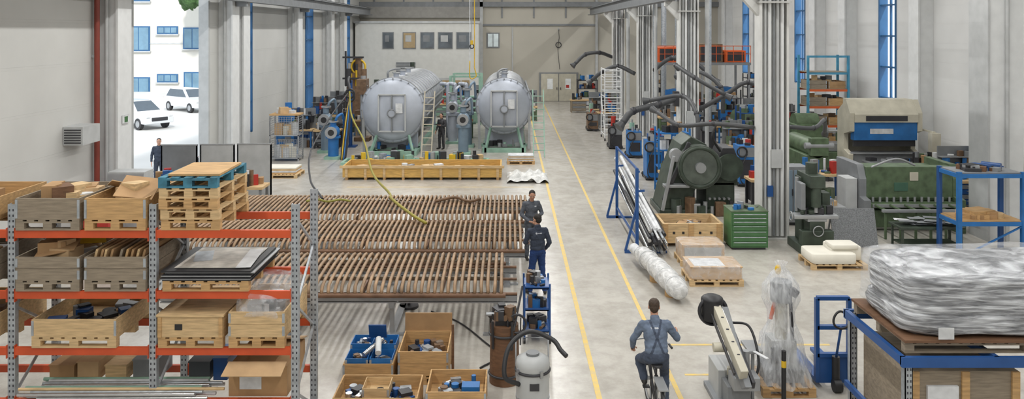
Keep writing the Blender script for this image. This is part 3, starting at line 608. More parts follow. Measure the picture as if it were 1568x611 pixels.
def bicycle(name,loc,rot,m=dark):
    b=B(name);R=.33
    for y in(-.5,.55):
        b.ring((0,y,R+.01),R,.02,black,'x',36);b.ring((0,y,R+.01),R-.03,.01,steel,'x',36)
        for k in range(12):
            a=k*math.pi/6;b.cyl((0,y,R+.01),(0,y+math.cos(a)*(R-.03),R+.01+math.sin(a)*(R-.03)),.0025,steel,seg=4)
        b.cyl((-.05,y,R+.01),(.05,y,R+.01),.03,steel)
        pts=[(0,y+math.cos(math.radians(a))*(R+.045),R+math.sin(math.radians(a))*(R+.045)) for a in range(20,175,12)];b.tube(pts,.022,m,6)
    bb=(0,-.05,.3);st=(0,-.2,.85);hd=(0,.38,.82);hb=(0,.42,.62)
    for p,q,r in((bb,(0,-.17,.72),.018),((0,-.17,.70),hd,.018),(bb,hb,.02),(hd,hb,.022),((0,-.17,.70),st,.013)):b.cyl(p,q,r,m,seg=10)
    for sx in(-.05,.05):
        b.cyl((sx*.4,-.1,.3),(sx,-.5,.34),.01,m,seg=8);b.cyl((sx*.4,-.17,.7),(sx,-.5,.34),.009,m,seg=8);b.cyl((sx,.44,.6),(sx,.55,.34),.012,m,seg=8)
    b.cyl((-.06,.44,.6),(.06,.44,.6),.015,m)
    b.cyl(hd,(0,.36,1.02),.013,steel);b.tube(cr([(-.28,.26,.98),(-.2,.36,1.02),(0,.38,1.03),(.2,.36,1.02),(.28,.26,.98)]),.012,steel)
    for sx in(-1,1):b.cyl((sx*.28,.26,.98),(sx*.3,.16,.965),.018,black)
    b.ell((0,-.22,.88),(.085,.13,.035),black);b.ell((0,-.08,.88),(.03,.09,.025),black)
    b.cyl((-.012,-.05,.3),(.012,-.05,.3),.09,dark,seg=24)
    for sx,sz in((-1,.16),(1,-.16)):b.bar((sx*.06,-.05,.3),(sx*.06,-.05+sz*.3,.3+sz),.02,.02,steel);b.bx(sx*.12-.05,sx*.12+.05,-.05+sz*.3-.04,-.05+sz*.3+.04,.29+sz,.31+sz,black)
    b.bx(-.07,.07,-.75,-.3,.72,.735,steel);b.cyl((-.05,-.5,.35),(-.05,-.6,.72),.006,steel,seg=6);b.cyl((.05,-.5,.35),(.05,-.6,.72),.006,steel,seg=6)
    b.box((0,-.86,.6),(.06,.02,.05),red)
    o=b.done(pivot=(0,0,0));o.location=loc;o.rotation_euler=(0,0,rot);return o
bicycle('bicycle',(-13.3,31.0,0),1.2);bicycle('bicycle',(-13.6,32.4,0),1.35)
# ------------------------------------------------------------------ right side
b=B('rolling_stair_tower');x0,x1,ya,yb=5.0,5.85,41.0,42.6
wt=M('tower_white',(.72,.73,.74),.4,0,.03)
for x in(x0,x1):
    for y in(ya,yb):b.cyl((x,y,.12),(x,y,3.75),.03,wt,seg=8);b.cyl((x-.03,y,.07),(x+.03,y,.07),.07,black)
    for z in(.3,1.3,2.3,3.3,3.75):b.cyl((x,ya,z),(x,yb,z),.022,wt,seg=8)
    b.cyl((x,ya,.3),(x,yb,2.3),.02,wt,seg=8)
for k in range(13):b.cyl((x0,ya,.3+k*.28),(x1,ya,.3+k*.28),.03,wt,seg=8);b.cyl((x0,yb,.3+k*.28),(x1,yb,.3+k*.28),.02,wt,seg=8)
b.bx(x0,x1,ya,yb,2.55,2.6,lgrey);b.done()
def arm(pts,r=.1,hood=True,base=None,m=duct):
    b=B('fume_extraction_arm');P=cr(pts,6);b.tube(P,r,m,12)
    for p in pts[1:-1]:b.ell(p,r*1.25,dark,seg=12,rings=8)
    a=V(pts[-1]);d=(a-V(pts[-2])).normalized()
    if hood:b.cyl(a,a+d*.25,r,m,r1=r*1.8,seg=18)
    if base:b.bx(*base,dark)
    b.done()
arm([(6.85,32.0,3.05),(6.0,31.5,2.8),(4.9,31.0,2.6),(4.45,30.8,2.15)],.13,base=(6.7,6.9,31.8,32.2,2.7,3.3))
arm([(6.85,31.8,4.2),(6.6,31,4.4),(7.0,29.5,4.0),(8.0,29,3.4)],.08)
arm([(7.75,32.2,2.5),(8.8,31.8,3.2),(9.6,31.5,3.7),(10.6,31.2,3.2)],.09)
arm([(7.8,42.5,3.6),(8.7,42,4.3),(9.8,41.5,4.1),(10.8,41.2,3.2)],.11)
arm([(6.9,43.0,3.4),(6.0,43.3,3.8),(5.2,43.6,3.5),(4.6,43.8,3.0)],.11)
arm([(6.9,52.8,4.0),(6.0,52,4.3),(5.0,51.5,4.2),(4.3,51.3,3.6)],.12)
arm([(7.75,21.9,3.1),(8.7,22.4,3.0),(9.4,23.4,3.1),(9.9,24.6,2.6)],.06,base=(7.74,7.8,21.8,22.0,3.0,3.2))
arm([(6.9,22.1,3.05),(5.9,22.6,3.1),(5.1,23.5,2.95),(4.6,24.4,3.25)],.065)
arm([(6.5,27.0,1.9),(6.5,27.2,2.9),(6.3,28.5,3.4),(5.2,29.0,3.2)],.08)
arm([(9.0,33,2.3),(8.9,33,3.4),(8.2,34,4.0),(7.8,36,3.7)],.09)
b=B('exhaust_duct');b.tube(cr([(9.0,60,8.5),(9.0,50,8.3),(9,40,8.3),(9,33,8.3)]),.28,lgrey,16)
for x,y,z0,r in((8.7,34.5,.6,.09),(9.5,37.3,.6,.12),(8.35,38.9,.5,.07),(10.2,51.8,.3,.18),(11.6,54,.3,.2),(8.5,46.3,.3,.12),(7.0,37.5,.3,.08),(7.0,46.2,.3,.1),(12.6,36.4,.3,.1)):b.cyl((x,y,z0),(x,y,ZC-.02),r,galv if r>.1 else lgrey)
b.done()
b=B('storage_mezzanine');b.bx(8.8,14.5,47,50,3.7,3.85,mgrey);
for x in(8.9,11.6,14.4):
    for y in(47.1,49.9):b.bx(x-.06,x+.06,y-.06,y+.06,0,3.7,steel)
for x0,w,h,m in((9.0,1.4,.9,orange),(10.6,.8,.6,card),(11.5,1.4,1.1,rust),(13.1,1.2,.7,orange)):b.bx(x0,x0+w,47.4,49,3.86,3.86+h,m);b.bx(x0+.1,x0+w-.1,47.38,47.4,3.95,3.86+h-.1,dark)
for k in range(12):b.bx(8.8+k*.515,8.83+k*.515,47,47.03,3.85,4.85,orange)
b.bx(8.8,14.5,47,47.04,4.82,4.87,orange);b.bx(8.8,14.5,47,47.04,4.35,4.38,orange)
b.junk(9,14.3,47.3,49.8,0,26,cl,1.0,2.4,.3);b.done()
def welder(x,y,h=1.2,m=blueb):
    b=B('welding_station');b.bx(x-.3,x+.3,y-.4,y+.4,.12,h,m);b.bx(x-.28,x+.28,y-.42,y-.4,h-.4,h-.05,mgrey);b.bx(x-.33,x+.33,y-.45,y+.7,.06,.12,dark)
    b.bx(x-.22,x+.22,y-.42,y-.4,.3,h-.5,dark)
    for sx in(-.3,.3):
        b.cyl((x+sx-.03,y-.3,.08),(x+sx+.03,y-.3,.08),.08,black);b.cyl((x+sx-.03,y+.5,.1),(x+sx+.03,y+.5,.1),.1,black)
    b.cyl((x,y+.55,.12),(x,y+.55,1.5),.12,[red,mgrey,mint][int(abs(x*3))%3]);b.cyl((x,y+.55,1.5),(x,y+.55,1.65),.05,steel)
    b.junk(x-.3,x+.3,y-.4,y+.4,h,4,[dark,red,black,steel],.2,.25)
    b.tube(cr([(x,y-.42,h-.3),(x-.2,y-.7,h-.5),(x-.3,y-.6,.3),(x,y-.55,.05),(x+.4,y-.6,.05)]),.02,black);b.ring((x-.2,y-.45,h-.2),.18,.03,black,'y');b.done()
welder(5.6,30.6,1.5);welder(6.3,33.8,1.3,bluep);welder(5.7,35.9,1.2);welder(8.8,29.4,1.5);welder(9.9,30.3,1.4,bluep);welder(5.2,38.6,1.1,dark);welder(4.8,45.4,1.0,rust);welder(9.0,35.8,1.6,dark);welder(10.4,36.5,1.4,mgrey);welder(6.4,30.0,1.2,dark)
bench(9.5,26.6,2.0,.9,bluep,22);bench(8.4,40,2.4,.9,blueb,20,tall=True);bench(8.4,44,2.4,.9,green,20,tall=True);bench(5.2,46.5,1.3,.8,mgrey,12);bench(4.3,55,2.2,.8,woodgrey,12);bench(9.2,33.2,1.6,.7,dark,18,tall=True);bench(12.5,40,2.4,.9,mgrey,20,tall=True);bench(5.0,48.5,1.8,.8,dark,18,tall=True);bench(12.8,44,2.4,.9,dark,20,tall=True);bench(5.2,26.9,1.2,.6,dark,16);bench(7.9,25.6,1.5,.8,dark,18)
def shelfu(x0,x1,ya,yb,h,m):
    b=B('storage_shelf')
    for x in(x0,x1):
        for y in(ya,yb):b.bx(x-.03,x+.03,y-.03,y+.03,0,h,m)
    z=.3
    while z<h:
        b.bx(x0,x1,ya,yb,z,z+.04,m);b.junk(x0,x1,ya,yb,z+.04,11,cl,.3,.42);z+=.6
    b.done()
shelfu(5.3,6.4,27.8,28.5,2.3,blueb);shelfu(10.9,12.4,42,42.8,2.6,dark);shelfu(8.3,9.6,37.9,38.6,2.4,dark);shelfu(10.2,11.8,34.6,35.3,2.4,bluep);shelfu(9.2,10.6,54,54.8,3,dark);shelfu(5.0,6.4,57,57.8,2.2,dark);shelfu(15.2,16.3,50,51,3,dark)
b=B('wheel_stack');b.ring((4.15,28,.28),.2,.09,black,'x');b.cyl((4.12,28,.28),(4.18,28,.28),.12,steel);b.ring((4.45,28.5,.28),.2,.09,black,'x');b.cyl((4.4,28.5,.28),(4.5,28.5,.28),.12,steel);b.done()
b=B('pipe_storage_frame')
for y in(20.4,24.2):
    b.bx(3.28,3.36,y-.05,y+.05,0,2.2,bluep);b.bx(3.0,3.45,y-.05,y+.05,0,.07,bluep);b.bx(3.45,4.1,y-.05,y+.05,0,.05,bluep);b.bar((3.32,y,1.2),(3.02,y,.05),.06,.06,bluep)
    for z in(1.6,2.1):b.bar((3.32,y,z),(3.32+(2.4-z)*.25,y,z+.02),.05,.05,bluep)
for z in(.3,2.15):b.bx(3.3,3.34,20.4,24.2,z,z+.06,bluep)
b.done()
b=B('steel_pipe_bundle')
for k in range(24):
    x=3.54+(k%5)*.095+random.uniform(-.02,.02);z=.13+(k//5)*.12
    yb=24.6+random.uniform(-.4,1.6)
    b.cyl((x+.08,20.0+random.uniform(-.2,.4),z),(x-.1,yb,z+.7+random.uniform(-.1,.3)),random.choice([.035,.05,.03]),random.choice([chrome,paper,mgrey,chrome,galv,dark]),seg=12)
b.cyl((3.6,20.3,.0),(3.6,20.3,.1),.05,steel);b.cyl((4.0,20.3,.0),(4.0,20.3,.1),.05,steel);b.done()
b=B('open_wooden_crate');o_=.12;b.bx(3.98+o_,5.72,20.95,21.05,.1,.62,woodl);b.bx(3.98+o_,5.72,22.05,22.12,.1,.62,woodl);b.bx(3.98+o_,4.05+o_,21.05,22.05,.1,.62,woodl);b.bx(5.65,5.72,21.05,22.05,.1,.62,woodl);b.bx(4.17,5.65,21.05,22.05,.1,.13,wood)
for x in(4.12,4.8,5.55):b.bx(x,x+.12,20.92,20.95,.1,.62,wood);b.bx(x,x+.12,20.95,22.1,0,.1,wood)
for x in(4.4,4.65,5.1,5.4):b.box((x,20.945,.38),(.06,.02,.06),black)
b.bx(4.2,5.5,21.1,21.9,.14,.42,wooddk);b.junk(4.2,5.6,21.1,22,.42,16,[wood,dark,steel,card,rust],.35,.12);b.done()
b=B('bubble_wrapped_roll');pts=cr([(3.62,16.5,.27),(3.5,17.4,.3),(3.38,18.3,.32),(3.22,19.4,.3)],8)
b.tube(pts,[.14,.2]+[.21+.012*math.sin(i*1.7)+.02*(3<i<14) for i in range(len(pts)-4)]+[.17,.14],plasw,20)
for i in(3,8,13,19):b.ring(pts[i],.225,.012,paper,'y')
b.cyl((3.19,19.3,.3),(3.14,19.75,.3),.13,paper)
b.cyl((3.40,18.1,.0),(3.40,18.1,.2),.16,wood);b.cyl((3.55,17.1,.0),(3.55,17.1,.2),.16,wood);b.done()
b=B('wrapped_flat_box');b.pallet(4.08,5.3,17.7,18.6,0,woodl);b.bx(4.12,5.26,17.74,18.55,.146,.42,cardl);b.bx(4.1,5.28,17.72,18.57,.42,.44,cardl);b.bx(4.2,4.9,17.8,18.4,.44,.445,paper);b.ell((4.69,18.14,.3),(.62,.45,.17),plas,pw=.25,nz=.03,seg=40,rings=16);b.done()
b=B('wrapped_carton');b.pallet(4.2,5.3,19.2,20.0,0,woodl);b.bx(4.24,5.28,19.24,19.96,.146,.52,cardl);b.bx(4.3,5.2,19.22,19.24,.2,.46,lgrey);b.ell((4.76,19.6,.34),(.56,.4,.22),plas,pw=.25,nz=.03,seg=40,rings=16);b.done()
b=B('foam_block_pallet');b.pallet(7.3,8.65,18.9,19.8,0,woodl);b.ell((7.85,19.3,.27),(.55,.42,.13),foam,pw=.2);b.ell((8.25,19.45,.33),(.38,.3,.18),foam,pw=.2);b.ell((8.2,19.35,.50),(.33,.25,.06),foam,pw=.2);b.done()
b=B('eccentric_press')
b.bx(4.7,7.3,24.5,26.2,0,.18,dgreen)
b.prism([(4.75,.18),(5.6,.18),(6.0,1.2),(6.2,2.2),(5.7,2.45),(5.4,2.2),(5.0,1.2)],'y',24.6,26.0,dgreen)
b.cyl((5.9,24.25,1.55),(5.9,25.9,1.55),.68,M('flywheel_green',(.12,.14,.12),.4,.2,.3),seg=40);b.ring((5.9,24.25,1.55),.6,.06,dgreen,'y',40);b.cyl((5.9,24.1,1.55),(5.9,24.3,1.55),.16,steel)
b.bx(6.2,7.1,24.7,26.0,.18,1.0,dgreen);b.cyl((6.9,24.5,1.5),(6.9,25.8,1.5),.42,dgreen,seg=32);b.bx(6.4,7.2,24.7,25.8,.9,1.3,dgreen)
b.prism([(6.5,1.6),(7.25,1.6),(7.05,2.1),(6.7,2.1)],'y',24.6,25.6,dark)
b.bar((4.8,24.4,.5),(5.6,24.4,2.3),.12,.12,dark);b.cyl((5.2,24.35,1.9),(5.2,24.6,1.9),.2,steel);b.bar((4.75,24.3,.2),(5.1,24.3,1.9),.1,.1,steel)
for k in range(5):b.cyl((6.3+k*.15,24.6,.5),(6.3+k*.15,24.7,.5),.04,steel)
b.junk(4.8,7.2,24.2,24.7,0.0,14,[dark,dgreen,steel,rust],.3,.6,.4)
b.bx(4.8,5.6,24.3,24.6,.9,1.0,steel);b.tube(cr([(6.6,24.5,2.0),(6.3,24.3,2.5),(6.5,24.4,3.0)]),.04,black);b.done(bevel=.02)
b=B('tool_drawer_cabinet');x0,x1,ya,yb=5.85,6.82,20.65,21.4
b.bx(x0,x1,ya,yb,.06,1.0,lgreen);b.bx(x0+.05,x1-.05,ya+.05,yb-.05,0,.06,dark);b.bx(x0-.01,x1+.01,ya-.01,yb+.01,1.0,1.03,green)
zs=[.1,.24,.38,.52,.66,.78,.88]
for a,c in zip(zs,zs[1:]+[.98]):b.bx(x0+.03,x1-.03,ya-.02,ya,a,c-.02,lgreen);b.bx(x0+.06,x1-.06,ya-.035,ya-.02,c-.05,c-.03,galv)
b.junk(x0,x1,ya,yb,1.03,10,[dark,steel,blueb,green],.2,.2);b.done(bevel=.006)
b=B('milling_machine');x=7.98;y=20.6
b.bx(x-.45,x+.45,y-.35,y+.65,0,.22,dgreen);b.prism([(y+.1,.22),(y+.6,.22),(y+.6,1.9),(y+.2,1.9),(y+.15,1.2)],'x',x-.26,x+.26,dgreen)
b.bx(x-.2,x+.2,y-.3,y+.15,.4,.85,dgreen);b.bx(x-.6,x+.55,y-.32,y+.05,.9,1.0,steel);b.bx(x-.25,x+.25,y-.3,y+.1,.82,.9,steel)
b.bx(x-.2,x+.2,y-.35,y+.62,1.7,2.02,dgreen);b.cyl((x,y-.2,1.2),(x,y-.2,1.75),.13,dgreen);b.cyl((x,y-.2,1.05),(x,y-.2,1.2),.05,steel);b.cyl((x,y+.1,2.02),(x,y+.1,2.3),.15,dgreen);b.ring((x-.63,y-.15,.95),.11,.015,steel,'x');b.ring((x,y-.37,.6),.13,.015,steel,'y')
b.bx(x+.28,x+.5,y+.1,y+.5,.8,1.5,dgreen);b.bx(x-.38,x-.26,y-.2,y+.3,1.1,1.8,mgrey);b.junk(x-.5,x+.5,y-.3,y+.05,1.0,9,[steel,dark,dgreen],.22,.25)
b.bx(x-.42,x+.42,y-.34,y-.1,.22,.6,dgreen);b.cyl((x-.35,y+.2,1.0),(x-.35,y+.2,1.9),.05,steel);b.done(bevel=.02)
b=B('checker_plate_sheet');b.prism([(20.9,.0),(20.94,0),(21.2,.98),(21.16,.98)],'x',8.66,9.85,checker);b.bx(8.7,8.74,20.96,21.6,0,.04,steel);b.bx(9.75,9.79,20.96,21.6,0,.04,steel);b.bar((8.72,21.55,0.02),(8.72,21.2,.9),.04,.04,steel);b.bar((9.77,21.55,0.02),(9.77,21.2,.9),.04,.04,steel);b.done()
b=B('electrical_cabinet');b.bx(7.95,8.85,23.2,23.8,.1,1.75,mgrey);b.bx(8.0,8.8,23.3,23.7,0,.1,dark);b.bx(8.0,8.38,23.18,23.2,.2,1.65,bgp);b.bx(8.42,8.8,23.18,23.2,.2,1.65,bgp);b.bx(8.36,8.39,23.15,23.18,.9,1.1,dark);b.done(bevel=.01)
b=B('parts_table');b.bx(8.65,9.6,22.3,22.9,.7,.75,steel)
for xx in(8.68,9.53):
    for yy in(22.33,22.83):b.bx(xx,xx+.04,yy,yy+.04,0,.7,steel)
b.junk(8.65,9.6,22.3,22.9,.75,14,[cardl,paper,steel,woodl,blueb],.25,.25);b.done()
b=B('lathe');b.bx(12.3,16.0,34.0,35.2,0,.5,green);b.bx(12.4,13.6,33.9,35.2,.5,1.7,green);b.cyl((12.5,34.5,1.7),(13.5,34.5,1.7),.45,green,seg=28)
b.bx(13.6,15.8,34.2,35.0,.5,.85,steel);b.cyl((13.6,34.5,1.35),(13.9,34.5,1.35),.38,steel,seg=28);b.bx(14.6,15.1,34.0,35.1,.85,1.3,green);b.bx(15.4,15.9,34.2,35,.85,1.5,green);b.cyl((12.2,34.2,1.0),(12.4,34.2,1.0),.3,dgreen);b.ring((14.8,33.95,.9),.2,.025,steel,'y')
b.cyl((13.9,34.5,1.35),(15.4,34.5,1.35),.07,chrome);b.done(bevel=.03)
b=B('bending_machine');b.bx(11.6,12.5,30.6,33.0,.0,.9,green);b.cyl((12.05,30.6,1.15),(12.05,33.2,1.15),.35,green,seg=28);b.bx(11.7,12.4,30.4,30.7,.9,1.6,green);b.cyl((12.5,30.9,.6),(12.95,30.9,.6),.12,steel);b.cyl((11.5,30.5,1.3),(12.6,30.5,1.3),.12,steel);b.bx(12.5,12.95,31.6,32.6,0,.6,green);b.junk(11.7,12.9,29.9,30.4,0,6,[dark,rust,steel],.3,.4);b.done(bevel=.03)
b=B('bending_machine');b.bx(10.9,12.2,38,39.5,0,1.2,green);b.cyl((11.1,38.0,1.6),(12.0,39.2,1.6),.4,green,seg=28);b.bx(11.0,11.4,37.8,38.1,1.1,2.2,dgreen);b.done(bevel=.03)
b=B('high_storage_shelf');x0,x1,ya,yb=14.1,16.0,37.0,38.2
for x in(x0,x1):
    for y in(ya,yb):b.bx(x-.05,x+.05,y-.05,y+.05,0,4.6,bluel)
for z in(.4,1.3,2.2,3.0,3.8):
    b.bx(x0,x1,ya-.03,ya+.03,z-.1,z,orange if z<3.5 else bluel);b.bx(x0,x1,yb-.03,yb+.03,z-.1,z,orange);b.bx(x0,x1,ya,yb,z,z+.03,woodgrey)
    if z<3.7:
        b.collar(x0+.08,x0+.9,ya+.05,yb-.05,z+.03,.4,random.choice([wood,woodgrey,woodgrey]));b.collar(x0+1.0,x1-.08,ya+.05,yb-.05,z+.03,.35,random.choice([wood,card,woodgrey]));b.junk(x0+.1,x1-.1,ya+.1,yb-.1,z+.3,12,[card,steel,dark,woodl,rust],.35,.35)
b.bx(x0,x1,ya-.03,ya+.03,4.5,4.6,bluel);b.done()
b=B('press_brake');ya,yb=30.2,31.3;x0,x1=13.1,15.9
prof=[(ya+.2,0),(yb,0),(yb,2.6),(ya+.3,3.1),(ya-.05,2.6),(ya-.05,1.9),(ya+.5,1.75),(ya+.5,1.15),(ya+.05,1.0)]
b.prism(prof,'x',x0,x0+.18,cream);b.prism(prof,'x',x1-.18,x1,cream)
b.bx(x0+.18,x1-.18,ya+.25,ya+.5,.25,1.0,mgrey);b.bx(x0+.1,x1-.1,ya+.1,ya+.6,1.0,1.06,steel);b.bx(x0+.18,x1-.18,ya+.0,ya+.3,1.55,2.25,blueb);b.bx(x0+.2,x1-.2,ya+.1,ya+.18,1.3,1.55,dark);b.bx(x0+.8,x0+1.7,ya-.01,ya,1.8,2.0,paper)
b.prism([(ya-.1,2.25),(ya-.1,2.55),(ya+.35,3.1),(yb-.1,3.1),(yb-.1,2.25)],'x',x0+.18,x1-.18,cream);b.bx(x0+.6,x1-.6,ya-.11,ya-.1,2.3,2.5,dark)
b.bx(x0+.18,x1-.18,ya+.9,yb,0,2.25,cream)
b.bx(x1+.02,x1+.35,ya-.7,ya-.4,.6,1.9,cream);b.bx(x1+.1,x1+.2,ya-.6,ya+.2,1.9,1.96,cream);b.bx(x0+.5,x1-.2,ya-.6,ya+.05,.75,.8,steel)
for x in(x0+.55,x1-.3):b.bx(x,x+.06,ya-.58,ya-.52,0,.75,steel)
b.bx(x0+1.2,x1-.5,ya-.1,ya+.25,0,.7,cream);b.junk(x0+.5,x1-.3,ya-.6,ya,.8,8,[steel,dark,blueb],.3,.15);b.done(bevel=.03)
b=B('wire_drum')
for k in range(12):b.cyl((13.2+k*.09,26.5,0),(13.2+k*.09,26.5,1.0),.012,steel,seg=6)
b.cyl((13.7,27,0.0),(13.7,27,1.0),.42,lgrey,seg=32);b.cyl((13.7,27,1.0),(13.7,27,1.1),.45,mgrey,seg=32);b.done()
bench(14.4,25.4,2.2,1.0,bluep,22,tall=True);bench(14.6,23.6,2.2,.9,mgrey,18);bench(14.6,28,2.0,.8,dark,18)
b=B('guillotine_shear');x0,x1,ya,yb=10.1,13.0,22.6,24.2
for x in(x0,x1-.2):b.prism([(ya-.3,0),(yb,0),(yb,1.9),(ya+.2,1.9),(ya,1.5),(ya,1.0),(ya-.3,.95)],'x',x,x+.2,mgrey if x==x0 else green)
b.bx(x0+.2,x1-.2,ya+.02,ya+.35,.95,1.85,green);b.bx(x0+.2,x1-.2,ya-.25,ya+.4,.72,.85,green);b.bx(x0+.2,x1-.2,ya,ya+.3,.1,.6,green);b.bx(x0+.2,x1-.2,yb-.5,yb,.2,1.7,green)
b.bx(x0+.25,x1-.25,ya-.28,ya-.25,.74,.83,steel);b.bx(x0+1.0,x0+1.4,ya-.0,ya+.02,1.15,1.4,M('label_dark',(.05,.12,.08),.5));b.bx(x0+1.45,x0+1.7,ya-.0,ya+.02,1.45,1.7,cream)
for k in range(12):b.cyl((x0+.35+k*.2,ya-.08,.86),(x0+.35+k*.2,ya-.08,1.0),.035,steel)
for k in range(6):b.bx(x0+.3+k*.42,x0+.36+k*.42,ya-.9,ya-.25,.78,.83,green);b.bx(x0+.3+k*.42,x0+.36+k*.42,ya-.9,ya-.84,0,.78,green)
b.bx(x0+.2,x1-.2,ya-1.0,ya-.9,.76,.84,steel);b.bx(x0-.35,x0-.02,ya+.1,ya+.7,0,1.5,lgrey)
b.tube(cr([(x0+.2,ya-.3,1.9),(x0+1,ya-.1,2.1),(x0+1.6,ya,1.9)]),.03,steel);b.done(bevel=.02)
b=B('sheet_offcuts_table');b.bx(10.3,12.0,20.6,21.3,.55,.6,dgreen)
for x in(10.35,11.9):
    for y in(20.65,21.2):b.bx(x,x+.05,y,y+.05,0,.55,dgreen)
b.bx(10.4,11.9,20.65,21.25,.1,.14,dgreen)
for k in range(24):
    b.box((10.5+random.random()*1.3,20.8+random.random()*.35,.62+k*.006),(.4,.22,.006),random.choice([paper,steel,mgrey,galv]),(0,0,random.uniform(-.4,.4)))
b.done()
b=B('blue_cantilever_shelf');x0,x1,ya,yb=11.25,12.85,19.6,20.5
for x in(x0,x1):
    for y in(ya,yb):b.bx(x-.05,x+.05,y-.05,y+.05,0,2.25,blueb if y==ya else bluep)
for z in(.9,2.1):
    b.bx(x0,x1,ya-.04,ya+.04,z,z+.1,blueb);b.bx(x0,x1,yb-.04,yb+.04,z,z+.1,blueb)
    for x in(x0,x1):b.bx(x-.04,x+.04,ya,yb,z,z+.1,blueb)
    b.bx(x0,x1,ya,yb,z+.1,z+.13,wood if z<2 else mgrey)
b.bar((x0,ya,.1),(x1,ya,.9),.05,.03,blueb)
b.junk(x0+.1,x1-.1,ya,yb,2.23,20,[dark,bluep,steel,wooddk,black],.5,.16);b.junk(x0+.1,x1-.1,ya,yb,1.03,10,[wood,woodl,card],.7,.2,.1);b.done()
b=B('pallet_jack');x,y=5.25,12.9
for sx in(-.2,.2):b.bx(x+sx-.08,x+sx+.08,y-.1,y+1.1,.08,.14,bluep);b.cyl((x+sx-.04,y+.95,.045),(x+sx+.04,y+.95,.045),.045,black)
b.bx(x-.28,x+.28,y-.2,y-.1,.08,.5,bluep)
for sx in(-.26,.26):b.bx(x+sx-.03,x+sx+.03,y-.22,y-.14,.1,1.45,bluep)
for z in(.5,.95,1.42):b.bx(x-.26,x+.26,y-.22,y-.14,z,z+.06,bluep)
b.cyl((x,y-.3,.1),(x,y-.3,.55),.06,black);b.cyl((x-.06,y-.35,.1),(x+.06,y-.35,.1),.1,black);b.tube([(x,y-.3,.5),(x,y-.5,1.1)],.02,bluep)
b.tube([V((x,y-.5,1.08))+V((math.sin(a)*.12*(1+.2*math.cos(a)),-.02*math.cos(a),.13-.13*math.cos(a))) for a in [k*math.pi/12 for k in range(24)]],.018,black,8,True);b.done()
b=B('wrapped_equipment');x,y=4.42,12.75
b.pallet(x-.42,x+.42,y-.4,y+.5,0,wood)
b.bx(x-.3,x+.3,y-.2,y+.3,.146,.35,mgrey);b.bx(x-.2,x+.2,y-.15,y+.2,.35,.8,lgrey);b.cyl((x,y,.8),(x,y,1.5),.1,cream);b.cyl((x,y,1.4),(x,y,1.72),.17,mgrey);b.box((x+.1,y-.05,1.6),(.28,.2,.12),dark,(0,.5,0));b.ell((x-.05,y,1.9),(.05,.05,.08),yel);b.cyl((x-.17,y,1.1),(x-.05,y,1.6),.03,orange);b.cyl((x+.15,y-.1,.8),(x+.12,y-.1,1.4),.03,dark);b.bx(x-.22,x-.05,y-.18,y-.15,.45,.7,dark)
pf=[(.46,.15),(.44,.3),(.36,.55),(.30,.8),(.2,1.05),(.2,1.25),(.27,1.45),(.27,1.65),(.15,1.85),(.06,1.95),(.1,2.03)]
vs=[];sg=48
for i,(r,z) in enumerate(pf):
    for k in range(sg):
        a=k*2*math.pi/sg;rr=r*(1+.14*math.sin(a*7+z*4)+.14*noise.noise(V((math.cos(a)*4,math.sin(a)*4,z*5))));vs.append((x+rr*math.cos(a),y+rr*math.sin(a),z))
b.add(vs,[(i*sg+k,i*sg+(k+1)%sg,(i+1)*sg+(k+1)%sg,(i+1)*sg+k) for i in range(len(pf)-1) for k in range(sg)],film('loose_film',(.88,.9,.93),.36,(6,6,1.6)),True);b.done()
b=B('warning_post');b.cyl((4.15,11.85,0),(4.15,11.85,.03),.12,black);b.cyl((4.15,11.85,0.03),(4.15,11.85,.95),.035,black);b.cyl((4.15,11.85,.7),(4.15,11.85,.8),.037,yel);b.done()
b=B('band_saw');x,y=3.45,12.3
b.bx(x-.2,x+.28,y-.1,y+.5,0,.5,lgrey);b.bx(x-.28,x+.3,y-.5,y+.5,0,.08,mgrey);b.bx(x-.15,x+.2,y-.45,y-.1,.08,.4,mgrey)
b.prism([(y-.95,.62),(y-.75,.5),(y+.6,1.05),(y+.55,1.25),(y+.3,1.35)],'x',x-.03,x+.07,mgrey)
b.bar((x-.02,y-.85,.75),(x-.12,y+.4,1.34),.12,.16,cream);b.bar((x+.12,y-.85,.6),(x+.1,y+.3,1.05),.05,.12,dark);b.bar((x-.13,y-.75,.72),(x-.2,y+.3,1.22),.03,.06,dark);b.bar((x+.04,y-.8,.8),(x-.03,y+.4,1.36),.03,.05,chrome)
for k in range(5):b.box((x-.03-.02*k,y-.6+.22*k,.95+.105*k),(.05,.03,.02),dark,(.4,0,0))
b.cyl((x-.15,y+.45,1.1),(x-.15,y+.45,1.42),.18,black,seg=24);b.ell((x-.15,y+.45,1.42),(.18,.18,.08),black);b.ring((x-.15,y+.4,1.25),.22,.03,dark,'y')
b.cyl((x-.3,y-.2,.9),(x-.1,y-.2,.9),.07,cream);b.bx(x-.1,x+.3,y-.6,y-.3,.4,.6,steel);b.cyl((x+.2,y-.2,.5),(x+.2,y-.2,.85),.06,steel);b.tube(cr([(x+.1,y+.3,1.1),(x+.35,y+.1,1.1),(x+.4,y-.2,.7),(x+.3,y-.3,.4)]),.02,black)
b.junk(x-.15,x+.3,y-.5,y+.3,.45,9,[dark,steel,cream,mgrey],.2,.3,.5)
b.bx(x+.28,x+.5,y-.1,y+.35,.75,.8,steel);b.bx(x+.35,x+.4,y,y+.05,0,.75,steel);b.box((x+.4,y-.3,.82),(.06,.3,.02),paper,(0,0,.4));b.done(bevel=.01)
